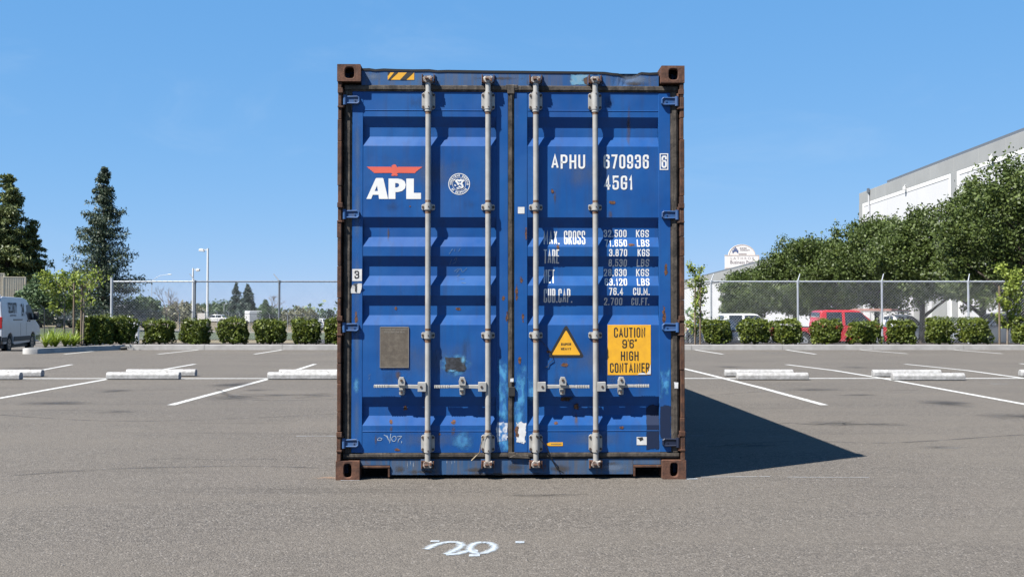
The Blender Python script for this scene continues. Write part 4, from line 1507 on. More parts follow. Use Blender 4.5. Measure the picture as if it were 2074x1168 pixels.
M["w_dust"] = soft_mat("dusty_stile", (.10, .17, .30), amp=1.6, scale=6, lo=.1, hi=1.2, opacity=.55, stretch=(1, 1, .3), seed=4.4)
for py_ in (300, 420, 560, 700, 840):
    wear("dusty_paint", 722, py_, 20, 190, "w_dust", off=ST)
flat_wear("primer_patch", 1189, 152, 72, 26, "w_pale", Y_D)
flat_wear("scraped_patch", 1203, 156, 52, 26, "w_brown", Y_D - .001)
for px, py, w, h in ((868, 160, 70, 24), (990, 160, 60, 22), (1085, 158, 60, 22), (1290, 160, 90, 16), (1005, 150, 180, 14)):
    flat_wear("grime", px, py, w, h, "w_grime", Y_D)
for px, py, w, h in ((1045, 946, 90, 34), (860, 955, 120, 18), (1130, 950, 110, 26), (1240, 940, 70, 22), (960, 952, 90, 18), (1020, 960, 420, 9), (810, 950, 40, 28)):
    flat_wear("grime", px, py, w, h, "w_grime", Y_D)
for px, h in ((825, 20), (831, 14), (837, 18), (905, 10), (915, 12), (921, 9)):
    flat_wear("drip", px, 931 + h / 2, 2.4, h, "w_drip", Y_D)
flat_wear("tape_scrap", 1373, 781, 11, 18, "w_white", Y_D - .012)
flat_wear("tape_scrap", 1037, 769, 8, 9, "w_white", Y_D - .012)

M["w_film"] = soft_mat("dust_film", (.115, .15, .22), amp=1.5, scale=5, lo=.25, hi=1.3, opacity=.40, shape="box", stretch=(1.6, 1, .35), seed=8.8)
M["w_streak"] = soft_mat("dirt_streak", (.035, .045, .065), amp=1.9, scale=16, lo=.40, hi=1.3, opacity=.30, stretch=(1, 1, .12), seed=6.1)
for px, py, w, h in ((870, 890, 270, 48), (1204, 890, 268, 48), (870, 345, 270, 100), (1204, 345, 268, 100), (870, 730, 270, 120), (1204, 730, 268, 120)):
    wear("dust_film", px, py, w, h, "w_film", off=.0009)
for px, py, w, h in ((955, 410, 60, 50), (790, 415, 60, 40), (1310, 400, 40, 60), (790, 760, 70, 90), (1240, 770, 60, 90), (940, 700, 60, 110), (1130, 770, 60, 70), (840, 200, 60, 50), (1240, 200, 60, 50)):
    wear("dirt_streak", px, py, w, h, "w_streak", off=.0011)
# rub marks and rust where the bars turn in their brackets
M["w_barrust"] = rust_mat("rusting_collar", (.20, .12, .075), (.09, .05, .032), (.40, .38, .35), .6)
for bi, (px, hs) in enumerate(BARS):
    for py, l_ in ((223, .012), (404.5, .008), (427, .010), (666, .008), (689, .012), (873, .012)):
        mb = MB()
        mb.tube((cx(px), Y_B, cz(py) - l_), (cx(px), Y_B, cz(py) + l_), .0196, n=16, caps=False)
        mb.build("worn_collar", "w_barrust", cont)

# chalk date and pencilled scribbles
def scribble(name, strokes, w, mat="chalk", off=.0022):
    for s_ in strokes:
        mb = MB()
        P = [Vector((cx(a), cz(b))) for a, b in s_]
        P = [Vector(p[:2]) for p in smooth_path([(p.x, p.y, 0) for p in P], 4)] if len(P) > 2 else P
        qs = ribbon(P, False, w)
        for i, q in enumerate(qs):
            drape(mb, [(p.x, p.y) for p in q], off, None)
        mb.build(name, mat, D0)
M["chalk_line"] = plain("chalk_line", (.44, .54, .66), .9, var=.25, scale=60)
M["scratch"] = plain("pale_scratch", (.16, .27, .46), .9, var=.25, scale=60)
scribble("chalk_stroke", [[(764, 889), (768, 886), (773, 888), (771, 891), (765, 891), (764, 889)], [(777, 880), (783, 884), (786, 890)], [(783, 881), (788, 893)], [(791, 878), (789, 897)],
           [(797, 883), (793.5, 886), (794, 892), (799, 893), (802, 888), (800, 883), (796, 883)], [(803, 884), (813, 883), (807, 890), (806, 895)], [(813, 893), (813, 897)]], .0042, "chalk_line")
scribble("scratch", [[(909, 512), (916, 501)], [(920, 506), (921, 501)], [(928, 506), (932, 500)], [(910, 533), (914, 522)], [(918, 525), (924, 519), (922, 528), (916, 531)], [(919, 547), (928, 541)],
           [(924, 549), (932, 541), (936, 548), (945, 540)], [(931, 562), (940, 562)], [(934, 570), (943, 571)], [(930, 553), (925, 557)], [(745, 760), (750, 757)], [(746, 768), (748, 763)]], .0028, "scratch")

# hanging cables
mb = MB()
mb.path([(cx(a), y, cz(b)) for a, b, y in ((1086, 880, -.016), (1096, 890, -.016), (1106, 902, -.012), (1112, 915, .0), (1120, 934, .008), (1130, 950, .012), (1142, 958, .03))], .0042, 6)
mb.build("hanging_cable", "cable", cont)
mb = MB()
mb.path([(cx(a), y, cz(b)) for a, b, y in ((990, 878, -.016), (978, 886, -.012), (974, 900, -.006), (972, 914, .010), (966, 922, .012), (957, 930, .012))], .003, 6)
mb.tube((cx(966), .012, cz(921)), (cx(955), .012, cz(932)), .006, n=6)
mb.build("seal_wire", "seal_wire", cont)
mb = MB()
mb.path([(cx(a), y, cz(b)) for a, b, y in ((1087, 684, -.01), (1098, 690, .02), (1112, 706, .040), (1119, 716, .043), (1122, 728, .043), (1113, 735, .044), (1111, 742, .044), (1104, 744, .044))], .0022, 5)
mb.build("hanging_cable", "cable", cont)

# ================================================================== KERB, PLANTING STRIP, WHEEL STOPS
kerb = struct(bpy.data.objects.new("kerb", None))
COL.objects.link(kerb)
kerb["label"] = "pale concrete kerb along the back of the car park"
KY = 34.62
def kerb_stone(x0, x1):
    mb = MB()
    g = .006
    prof = [(0, -.1), (.012, .150), (.026, .160), (.20, .162), (.20, -.1)]
    vs = []
    for x in (x0 + g, x1 - g):
        vs += [(x, KY + a, z) for a, z in prof]
    n = len(prof)
    fs = [tuple(range(n - 1, -1, -1)), tuple(range(n, 2 * n))] + [(i, (i + 1) % n, (i + 1) % n + n, i + n) for i in range(n)]
    mb.add(vs, [tuple(reversed(f)) for f in fs])
    mb.build("kerb_stone", "kerb", kerb)
jl = [(-12.33), (-9.80), (-7.32), (-4.85), (-2.3), (.2), (2.9), (5.72)]
x = jl[-1]
while x < 26:
    x += 2.89
    jl.append(x)
for a, b in zip(jl, jl[1:]):
    kerb_stone(a, b)
mb = MB()
mb.box(-12.3, 26, KY + .03, KY + .19, -.1, .13)
mb.build("kerb_bed", "kerb", kerb)
# island kerb: curves out towards the viewer, then round and back beside the driveway
isl = [(-12.33, KY + .02), (-12.70, 34.0), (-13.10, 32.9), (-13.36, 32.0), (-13.50, 31.5), (-13.64, 31.2), (-13.84, 31.05), (-14.05, 31.2), (-14.15, 31.6), (-14.15, 32.4), (-14.0, 33.6), (-13.9, 35.0), (-13.85, 37.0)]
isl = [Vector((p.x, p.y, 0)) for p in smooth_path([(a, b, 0) for a, b in isl], 4)]
mb = MB()
prof = [(0, -.7), (0.010, .150), (.024, .160), (.16, .162), (.16, -.7)]
n = len(prof)
vs = []
for i, p in enumerate(isl):
    d = (isl[min(i + 1, len(isl) - 1)] - isl[max(i - 1, 0)]).normalized()
    nrm = Vector((d.y, -d.x, 0))          # inward
    for a, z in prof:
        q = p - nrm * a * -1
        vs.append((q.x, q.y, z))
fs = []
for i in range(len(isl) - 1):
    for k in range(n - 1):
        a = i * n + k
        fs.append((a, a + n, a + n + 1, a + 1))
mb.smooth = True
mb.add(vs, fs)
mb.build("island_kerb", "kerb", kerb)
# the soil behind the kerbs
mb = MB()
mb.add([(-12.4, KY + .15, .128), (40, KY + .15, .128), (40, 38.0, .128), (-12.4, 38.0, .128)], [(0, 1, 2, 3)])
mb.add([(-12.4, 38.0, .128), (40, 38.0, .128), (40, 39.2, H(0, 39.2) + .02), (-12.4, 39.2, H(0, 39.2) + .02)], [(0, 1, 2, 3)])
inn = []
for i, p in enumerate(isl):
    d = (isl[min(i + 1, len(isl) - 1)] - isl[max(i - 1, 0)]).normalized()
    q = p + Vector((d.y, -d.x, 0)) * .13
    inn.append((q.x, q.y, .126))
poly = inn + [(-13.9, 38.0, .126), (-12.41, 38.0, .126)]
tr = tessellate_polygon([[Vector(p) for p in poly]])
mb.add(poly, [tuple(t) if (Vector(poly[t[1]]) - Vector(poly[t[0]])).cross(Vector(poly[t[2]]) - Vector(poly[t[0]])).z > 0 else tuple(reversed(t)) for t in tr])
struct(mb.build("planting_bed", "soil"))
# dark object drawn as a short tube, by the joint of the two kerbs
mb = MB()
mb.tube((-12.40, KY - .16, .05), (-12.22, KY - .10, .07), .055, .06, n=8)
o = mb.build("kerb_drain_pipe", "trim")
tag(o, "short dark drain pipe end where the island meets the straight kerb", "pipe")

def wheel_stop(pxl, pxr, pyb, label, depth=.16, mat="concrete_white", flip=False):
    a, b = gnd(pxl, pyb), gnd(pxr, pyb)
    L = (b - a).length
    root = thing("wheel_stop", label, "wheel stop", ((a + b) / 2), math.atan2(b.y - a.y, b.x - a.x), "white concrete wheel stops in the car park")
    mb = MB()
    prof = [(-depth / 2, .006), (-depth / 2, .085), (-depth / 2 + .035, .128), (depth / 2 - .035, .128), (depth / 2, .085), (depth / 2, .006)]
    n = len(prof)
    vs = [(-L / 2, y + depth / 2, z) for y, z in prof] + [(L / 2, y + depth / 2, z) for y, z in prof]
    fs = [tuple(range(n)), tuple(range(2 * n - 1, n - 1, -1))] + [((i + 1) % n, i, i + n, (i + 1) % n + n) for i in range(n)]
    mb.add(vs, [tuple(reversed(f)) for f in fs])
    mb.build("block", mat, root, .012, seg=2)
    for sx in (-1, 1):
        mb = MB()
        mb.tube((sx * L * .32, depth / 2, .10), (sx * L * .32, depth / 2, .134), .014, n=8)
        mb.build("anchor_pin", "rust", root)
    return root
wheel_stop(541, 690, 768.5, "front wheel stop of the pair half hidden by the container's left side")
wheel_stop(564, 712, 762.5, "rear wheel stop of the pair half hidden by the container's left side")
wheel_stop(214, 362, 768.5, "front white wheel stop of the middle pair left of the container")
wheel_stop(254, 395, 762.0, "rear white wheel stop of the middle pair left of the container")
wheel_stop(-110, 39, 769.0, "front white wheel stop cut off by the photo's left edge")
wheel_stop(-60, 83, 763.0, "rear white wheel stop cut off by the photo's left edge")
wheel_stop(1494, 1638.5, 769.5, "front white wheel stop of the first pair right of the container")
wheel_stop(1469.5, 1608, 762.5, "rear white wheel stop of the first pair right of the container")
wheel_stop(1810, 1956, 770.5, "front white wheel stop of the second pair right of the container")
wheel_stop(1770, 1908, 763.0, "rear white wheel stop of the second pair right of the container")
wheel_stop(2070, 2208, 763.0, "wheel stop just showing at the photo's right edge")

# ================================================================== FENCES
def chain_link(mb, p0, p1, z0, z1, pitch, r):
    """Diamond mesh between two posts: straight thin wires on both diagonals, in two layers."""
    p0, p1 = Vector(p0), Vector(p1)
    L = (p1 - p0).length
    d = (p1 - p0) / L
    nrm = Vector((-d.y, d.x, 0)) * r * 1.1
    hh = z1 - z0
    for s_ in (1, -1):
        x = -hh if s_ > 0 else 0.0
        end = L if s_ > 0 else L + hh
        while x < end:
            # line from (x, 0) to (x + s*hh, hh)
            t0 = 0.0
            t1 = 1.0
            xa, xb = x, x + s_ * hh
            if s_ > 0:
                if xa < 0: t0 = -xa / hh
                if xb > L: t1 = (L - xa) / hh
            else:
                if xa > L: t0 = (xa - L) / hh
                if xb < 0: t1 = xa / hh
            if t1 - t0 > .02:
                a = p0 + d * (xa + s_ * hh * t0) + Vector((0, 0, z0 + hh * t0)) + nrm * s_
                b = p0 + d * (xa + s_ * hh * t1) + Vector((0, 0, z0 + hh * t1)) + nrm * s_
                mb.tube(a, b, r, n=3, caps=False)
            x += pitch
FY = 37.2
fence = thing("chain_link_fence", "tall galvanised chain-link fence behind the shrubs at the back of the car park", "fence", (-13.71, FY, .12))
posts = [0, 2.85, 5.74, 8.65, 11.6, 14.5, 17.45, 20.53, 23.50, 26.38, 29.34, 32.3]
FT = 2.13
for i, x in enumerate(posts):
    mb = MB()
    if i == 0:
        mb.tube((x, 0, -.05), (x, 0, FT + .17), .048, n=10)
        mb.tube((x, 0, FT + .17), (x, 0, FT + .20), .052, .02, n=10)
    else:
        mb.tube((x, 0, -.05), (x, 0, FT + .03), .036, n=10)
        s_ = -1 if i < 4 else 1
        k = .24 if s_ < 0 else .13
        mb.tube((x, 0, FT + .02), (x + s_ * k, .20, FT + .27), .020, .014, n=6)
        mb.tube((x, 0, FT - .05), (x, 0, FT + .04), .046, n=10)
    mb.build("post", "galv_pipe" if (i == 0 or i > 6) else "pipe_dark", fence)
for i, (a, b) in enumerate(zip(posts, posts[1:])):
    mb = MB()
    mb.tube((a, 0, FT), (b, 0, FT), .025, n=8)
    mb.build("top_rail", "galv_pipe" if (i == 0 or i > 5) else "pipe_dark", fence)
    mb = MB()
    chain_link(mb, (a, -.03, 0), (b, -.03, 0), .05, FT - .01, .098, .0023)
    xx = a + .05
    while xx < b:             # twisted wire ends standing above the rail
        mb.tube((xx, -.03, FT), (xx + .02, -.03, FT + .05), .004, n=3, caps=False)
        xx += .184
    mb.build("wire_mesh", "wire", fence)

M["pipe_black"] = plain("dark_fence_pipe", (.06, .065, .075), .6, .1, var=.1)
def far_fence():
    A, B = Vector((-40.5, 78, 0)), Vector((-24.6, 162, 0))
    f = thing("chain_link_fence", "dark chain-link fence with slanted post tops in the dry field far behind", "fence", (0, 0, 0))
    n = 30
    P = [A.lerp(B, i / n) for i in range(n + 1)]
    for i, p in enumerate(P):
        z = H(p.x, p.y)
        mb = MB()
        mb.tube((p.x, p.y, z - .1), (p.x, p.y, z + 2.12), .035, n=6)
        mb.tube((p.x, p.y, z + 2.12), (p.x - .32, p.y - .1, z + 2.42), .026, n=5)
        mb.build("post", "pipe_black" if i < 12 else "galv_pipe", f)
    for p, q in zip(P, P[1:]):
        za, zb = H(p.x, p.y), H(q.x, q.y)
        mb = MB()
        mb.tube((p.x, p.y, za + 2.08), (q.x, q.y, zb + 2.08), .028, n=5)
        mb.build("top_rail", "pipe_black", f)
        mb = MB()
        zz = min(za, zb)
        chain_link(mb, (p.x, p.y, 0), (q.x, q.y, 0), zz + .08, zz + 2.05, .17, .0045)
        mb.build("wire_mesh", "pipe_black", f)
far_fence()

# ================================================================== PLANTS
RN = np.random.default_rng(11)
def leaf_quads(C, size, rn, up=.25, aspect=.6, fold=0.0):
    """One leaf-shaped quad per centre, randomly turned; size may be an array."""
    n = len(C)
    size = np.broadcast_to(np.asarray(size, dtype=float), (n,))
    d = rn.normal(size=(n, 3))
    d /= np.linalg.norm(d, axis=1)[:, None]
    e = rn.normal(size=(n, 3)) + np.array([0, 0, up])
    e -= (e * d).sum(1)[:, None] * d
    e /= np.linalg.norm(e, axis=1)[:, None]
    a = d * (size * .5)[:, None]
    b = e * (size * .5 * aspect)[:, None]
    V = np.stack([C - a, C - a * .1 - b, C + a, C - a * .1 + b], 1).reshape(-1, 3)
    F = np.arange(4 * n).reshape(n, 4)
    return V, F

def blob_points(rn, n, rx, ry, rz, lobes=7, amp=.25, shell=.55):
    """Points through a lumpy ellipsoid, more of them towards its skin."""
    d = rn.normal(size=(n, 3))
    d /= np.linalg.norm(d, axis=1)[:, None]
    L = rn.normal(size=(lobes, 3))
    L /= np.linalg.norm(L, axis=1)[:, None]
    k = np.exp(-((1 - d @ L.T) / .22)).max(1)
    r = (1 - amp + amp * 1.6 * k) * (shell + (1 - shell) * rn.random(n) ** .6)
    return d * r[:, None] * np.array([rx, ry, rz])

def crown(rn, n_clump, per, rx, ry, rz, clump_r, leaf, **kw):
    C = blob_points(rn, n_clump, rx, ry, rz, **kw)
    P = np.repeat(C, per, 0)
    off = rn.normal(size=P.shape)
    off /= np.linalg.norm(off, axis=1)[:, None]
    sz = np.repeat(rn.uniform(.6, 1.35, n_clump), per)
    P = P + off * (rn.random(len(P)) ** .5 * clump_r)[:, None] * sz[:, None] * np.array([1, 1, .8])
    return leaf_quads(P, leaf * rn.uniform(.7, 1.3, len(P)), rn), C

# ---- clipped shrubs along the kerb
shrub_protos = []
def make_shrub(seed, w, d, h, n):
    rn = np.random.default_rng(seed)
    # superellipsoid skin: boxy with round shoulders
    u = rn.normal(size=(n, 3))
    u /= np.linalg.norm(u, axis=1)[:, None]
    u[:, 2] = np.where(u[:, 2] < -.75, -u[:, 2], u[:, 2])
    p = 5.5
    r = 1 / (np.abs(u) ** p).sum(1) ** (1 / p)
    L = rn.normal(size=(16, 3)); L /= np.linalg.norm(L, axis=1)[:, None]
    bumpy = .84 + .22 * np.exp(-((1 - u @ L.T) / .045)).max(1)
    P = u * (r * bumpy * (.80 + .20 * rn.random(n) ** .5))[:, None] * np.array([w / 2, d / 2, h / 2]) + np.array([0, 0, h / 2 + .01])
    P[:, 2] = np.maximum(P[:, 2], .02)
    V, F = leaf_quads(P, rn.uniform(.055, .115, n), rn, up=.5, aspect=.62)
    # a few shoots standing out of the clipped outline, and bare gaps in its skin
    G_ = rn.normal(size=(5, 3)); G_ /= np.linalg.norm(G_, axis=1)[:, None]
    keep = (u @ G_.T).max(1) < .965 + .03 * rn.random(n)
    F = F[keep]
    S = np.stack([rn.uniform(-.42, .42, 40) * w, rn.uniform(-.4, .4, 40) * d, h * rn.uniform(.96, 1.09, 40)], 1)
    V2, F2 = leaf_quads(S, rn.uniform(.05, .09, 40), rn, up=.3, aspect=.5)
    F = np.concatenate([F, F2 + len(V)]); V = np.concatenate([V, V2])
    return V, F
def shrub(px, label, w=.98, h=.86, D=35.75, seed=1, n=2600, zoff=.125):
    c = at(px, 690, D)
    root = thing("shrub", label, "shrub", (c.x, D, zoff), random.uniform(-.3, .3), "clipped green shrubs along the kerb")
    V, F = make_shrub(seed, w, w * .9, h, n)
    np_mesh("foliage", V, F, "lf_shrub", root)
    mb = MB()
    rn = random.Random(seed)
    for k in range(7):
        a = rn.uniform(0, 6.28)
        mb.path([(0, 0, -.02), (math.cos(a) * w * .12, math.sin(a) * w * .12, h * .3), (math.cos(a) * w * .3, math.sin(a) * w * .3, h * .75)], [.022, .014, .006], 5)
    mb.build("stem", "bark", root)
    # dark heart: darker leaves filling the middle
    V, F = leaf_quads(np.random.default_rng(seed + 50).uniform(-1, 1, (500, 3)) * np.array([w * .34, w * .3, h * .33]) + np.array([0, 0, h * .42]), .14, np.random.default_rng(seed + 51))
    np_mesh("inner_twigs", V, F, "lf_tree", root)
    return root
LEFT = [(679, "shrub half hidden by the container's left edge", .66), (620, "second shrub left of the container, fully in view", .95), (549.5, "third clipped shrub left of the container", 1.03), (469.5, "fourth clipped shrub left of the container", 1.0),
        (396.5, "fifth clipped shrub left of the container, below the tall lamp post", .98), (321, "sixth clipped shrub left of the container, beyond the gap by the white box", 1.0)]
for i, (px, lab, w) in enumerate(LEFT):
    shrub(px + random.uniform(-3, 3), lab, w * random.uniform(.94, 1.06), .84 + random.uniform(-.07, .06), 35.75 + random.uniform(-.12, .12), seed=100 + i)
shrub(245, "square dark shrub beside the tall fence end post", 1.0, .92, 35.4, seed=120, n=3200)
shrub(203, "rounded shrub in the kerb island next to the fence end post", .95, .94, 34.9, seed=121, n=3200)
shrub(176, "leftmost shrub of the kerb island, behind the tree stakes", .70, .90, 34.7, seed=122, n=2400)
RIGHT = [(1451, "first shrub right of the container, rounder than the rest", 1.04), (1526.5, "second shrub right of the container, below the white pickup", 1.04), (1594, "third shrub right of the container, left of the red truck's wheel", .98),
         (1673, "fourth shrub right of the container, below the red cab", .98), (1748, "fifth shrub right of the container, tight against the fence post", .98), (1823, "sixth shrub right of the container, below the ladder truck", .98),
         (1903, "seventh shrub right of the container, before the silver headlamp", .90), (1974, "eighth shrub right of the container, rounded, before the silver car", .98), (2072, "shrub cut off by the photo's right edge behind the young tree", .85)]
for i, (px, lab, w) in enumerate(RIGHT):
    shrub(px + random.uniform(-3, 3), lab, w * random.uniform(.94, 1.07), .84 + random.uniform(-.06, .06), 35.75 + random.uniform(-.12, .12), seed=200 + i)

# ---- lilies on the kerb island
def lily(px, py, D, label, seed, n=80, h=.50):
    rn = random.Random(seed)
    c = at(px, py, D)
    mb = MB()
    for k in range(n):
        a = rn.uniform(0, 6.28)
        L = h * rn.uniform(.7, 1.25)
        lean = rn.uniform(.25, .95)
        w = rn.uniform(.014, .026)
        dx, dy = math.cos(a), math.sin(a)
        sx, sy = -dy * w, dx * w
        pts = []
        for t in (0, .35, .7, 1.0):
            rr = lean * L * t ** 1.4
            z = L * (t - .55 * lean * t * t)
            ww = 1 - .9 * t
            pts.append(((dx * rr - sx * ww, dy * rr - sy * ww, z), (dx * rr + sx * ww, dy * rr + sy * ww, z)))
        vs = [p for pr in pts for p in pr]
        mb.add(vs, [(0, 1, 3, 2), (2, 3, 5, 4), (4, 5, 7, 6)])
    o = mb.build("lily_plant", "lily", None, loc=(c.x, D, .126))
    tag(o, label, "plant", "bright green strap-leaved plants on the kerb island")
    return o
lily(92, 704, 32.3, "bright green lily clump nearest the white van", 1, 80, .55)
lily(112, 703, 32.7, "second lily clump from the van on the kerb island", 2, 95, .66)
lily(132, 702, 33.1, "lily clump on the kerb island just left of the tree stakes", 3, 90, .62)
lily(150, 702, 33.4, "lily clump on the kerb island between the two tree stakes", 4, 70, .55)
lily(104, 699, 33.8, "lily clump at the back of the kerb island", 5, 90, .62)
lily(141, 699, 34.1, "lily clump at the back of the island by the thin trunk", 6, 70, .55)

# ---- trees
def trunk_and_limbs(mb, h, r, spread, rn, limbs=7, z_first=.45, lean=0.0):
    """A tapered trunk with limbs that fork once."""
    top = Vector((lean * h, rn.uniform(-.03, .03) * h, h))
    mid = Vector((lean * h * .4 + rn.uniform(-.04, .04) * h, 0, h * .5))
    mb.path([(0, 0, -.15), (0, 0, .12 * h), mid, top], [r * 1.35, r, r * .75, r * .25], 8)
    for i in range(limbs):
        t = z_first + (1 - z_first) * (i + .3) / limbs
        p = Vector((0, 0, 0)).lerp(mid, min(1, t * 2)) if t < .5 else mid.lerp(top, t * 2 - 1)
        p.z = t * h
        a = i * 2.4 + rn.uniform(-.5, .5)
        L = spread * rn.uniform(.6, 1.0) * (1.15 - .6 * t)
        q = p + Vector((math.cos(a) * L * .55, math.sin(a) * L * .55, L * .45))
        e = p + Vector((math.cos(a + .2) * L, math.sin(a + .2) * L, L * .75))
        rr = r * (1 - t) * .8 + r * .12
        mb.path([p, q, e], [rr, rr * .6, rr * .2], 6)
        e2 = q + Vector((math.cos(a - .7) * L * .5, math.sin(a - .7) * L * .5, L * .4))
        mb.path([q, e2], [rr * .5, rr * .15], 5)

def broad_tree(name, label, x, y, h, rx, seed, clear=2.0, group=None, leaf=.17, n_clump=620, per=34, mat="lf_tree", squash=1.0, data=None, cat="tree"):
    rn = random.Random(seed)
    z = H(x, y)
    root = thing(name, label, cat, (x, y, z), rn.uniform(0, 6.28), group)
    mb = MB()
    trunk_and_limbs(mb, h * .82, .05 + h * .016, rx * .9, rn, 8, clear / h * .9)
    mb.build("trunk", "bark", root)
    cz_ = (h + clear) / 2
    (V, F), C = crown(np.random.default_rng(seed), n_clump, per, rx, rx * squash, (h - clear) / 2, rx * .215, leaf, lobes=10, amp=.32, shell=.50)
    zr = np.percentile(np.abs(V[:, 2]), 99.5) / ((h - clear) / 2)
    xr_ = np.percentile(np.abs(V[:, :2]), 98.5) / rx
    V[:, 2] /= zr
    V[:, :2] /= xr_
    # sprigs that stand out of the outline
    rs = np.random.default_rng(seed + 900)
    k = 70
    d_ = rs.normal(size=(k, 3)); d_[:, 2] = np.abs(d_[:, 2]) * 1.1 - .25
    d_ /= np.linalg.norm(d_, axis=1)[:, None]
    base_ = d_ * np.array([rx, rx * squash, (h - clear) / 2]) * rs.uniform(.86, 1.0, (k, 1))
    Q = np.repeat(base_, 16, 0) + np.repeat(d_ + np.array([0, 0, .6]), 16, 0) * rs.uniform(0, .13 * rx, (k * 16, 1)) + rs.normal(size=(k * 16, 3)) * .04 * rx
    V2, F2 = leaf_quads(Q, leaf * rs.uniform(.7, 1.2, len(Q)), rs)
    F = np.concatenate([F, F2 + len(V)]); V = np.concatenate([V, V2])
    V[:, 2] += cz_
    np_mesh("crown", V, F, mat, root)
    return root
ROW = "row of dense evergreen trees before the white warehouse"
TREES = [(2062, 326, 47.5, 3.0, "tallest and nearest dense tree at the photo's right edge"),
         (1988, 374, 55.5, 2.25, "second dense tree from the photo's right edge, before the wall's grey pilaster"),
         (1866, 428, 65, 2.9, "third dense tree from the photo's right edge in the row"),
         (1776, 446, 75, 3.0, "fourth dense tree from the right, below the warehouse corner"),
         (1690, 462, 86, 3.2, "fifth dense tree from the right, behind the red pickup"),
         (1608, 494, 96, 3.2, "sixth dense tree from the right in the row, left of the warehouse corner"),
         (1528, 548, 104, 3.0, "last dense tree of the row, under the business park sign")]
for i, (px, py, D, rx, lab) in enumerate(TREES):
    t = at(px, py, D)
    z0 = H(t.x, D)
    broad_tree("evergreen_tree", lab, t.x, D, t.z - z0, rx, 300 + i, clear=1.95 if i < 5 else 1.3, group=ROW, leaf=.155 + .012 * i, n_clump=330, per=105)

# shrubs hedge at the foot of the warehouse
def hedge(name, label, x, y, L, w, h, seed, mat="lf_tree", leaf=.13, n=5000):
    rn = np.random.default_rng(seed)
    root = thing(name, label, "hedge", (x, y, H(x, y)))
    P = rn.uniform(-1, 1, (n, 3))
    ax = rn.integers(0, 3, n)
    sg = np.where(rn.random(n) < .5, -1, 1)
    P[np.arange(n), ax] = sg * rn.uniform(.88, 1.02, n)
    P[:, 2] = np.abs(P[:, 2])
    P *= np.array([L / 2, w / 2, h])
    P += rn.normal(size=P.shape) * .04
    V, F = leaf_quads(P, leaf * rn.uniform(.7, 1.3, n), rn)
    np_mesh("foliage", V, F, mat, root)
    mb = MB()
    k = int(L / .8)
    for i in range(k):
        xx = -L / 2 + (i + .5) * L / k
        mb.tube((xx, 0, -.05), (xx, 0, h * .8), .03, .012, n=5)
    mb.build("stem", "bark", root)
hedge("hedge", "low clipped hedge between the ladder truck and the silver car", at(1948, 640, 60).x, 60, 3.4, 1.0, 1.55, 77)

# young trees with stakes
def young_tree(label, px, D, trunk_top, zs, n, rx, seed, stakes, mat="lf_young", leaf=.085, z0=.12):
    rn = random.Random(seed)
    r2 = np.random.default_rng(seed)
    c = at(px, 690, D)
    root = thing("young_tree", label, "tree", (c.x, D, z0), 0, "staked young trees by the kerb")
    mb = MB()
    mb.path([(0, 0, -.1), (rn.uniform(-.03, .03), 0, trunk_top * .4), (rn.uniform(-.05, .05), 0, trunk_top * .75), (rn.uniform(-.06, .06), 0, trunk_top)], [.034, .028, .018, .006], 7)
    br = []
    for i in range(16):
        t = zs[0] + (zs[1] - zs[0]) * (i + rn.random()) / 16
        a = rn.uniform(0, 6.28)
        prof = math.sin(math.pi * min(1, max(.06, (t - zs[0]) / (zs[1] - zs[0])))) ** .6
        L = rx * (.35 + .75 * prof) * rn.uniform(.7, 1.15)
        e = Vector((math.cos(a) * L, math.sin(a) * L, min(t + L * .8, zs[1] + .1)))
        s_ = Vector((0, 0, min(t, trunk_top)))
        mb.path([s_, s_.lerp(e, .5) + Vector((0, 0, -.02)), e], [.011, .008, .003], 4)
        br.append((s_, e))
    mb.build("trunk", "bark_pale", root)
    P = []
    for s_, e in br:
        k = n // len(br)
        for j in range(k):
            t = rn.uniform(.15, 1.05)
            p = s_.lerp(e, t)
            P.append((p.x + rn.gauss(0, .07), p.y + rn.gauss(0, .07), p.z + rn.gauss(0, .07)))
    P = np.array(P)
    V, F = leaf_quads(P, leaf * r2.uniform(.6, 1.35, len(P)), r2, up=.3, aspect=.65)
    np_mesh("crown", V, F, mat, root)
    for sx, hgt, th in stakes:
        mb = MB()
        mb.tube((sx, -.10, -.1), (sx + .01, -.10, hgt), th, n=8)
        mb.build("stake", "stake", root)
    return root
young_tree("slim young tree just right of the container, with a dark stake", 1408, 36.3, 2.3, (.25, 2.62), 1500, .36, 21, [(.15, 2.05, .030), (-.02, 1.9, .02)])
young_tree("bright green young tree near the photo's right edge, with a wooden stake", 2040, 36.0, 2.2, (.45, 2.55), 2000, .46, 22, [(-.30, 1.95, .035)], leaf=.10)
young_tree("leafy yellow-green young tree standing behind the van's nose", 128, 40.0, 2.3, (1.35, 2.75), 1900, .78, 23, [], leaf=.105, z0=H(-16.5, 40))
young_tree("sparse young tree between two wooden stakes on the kerb island", 168, 34.2, 1.8, (1.0, 2.3), 420, .80, 24, [(-.26, 2.0, .032), (-.02, 1.95, .034)], leaf=.095)

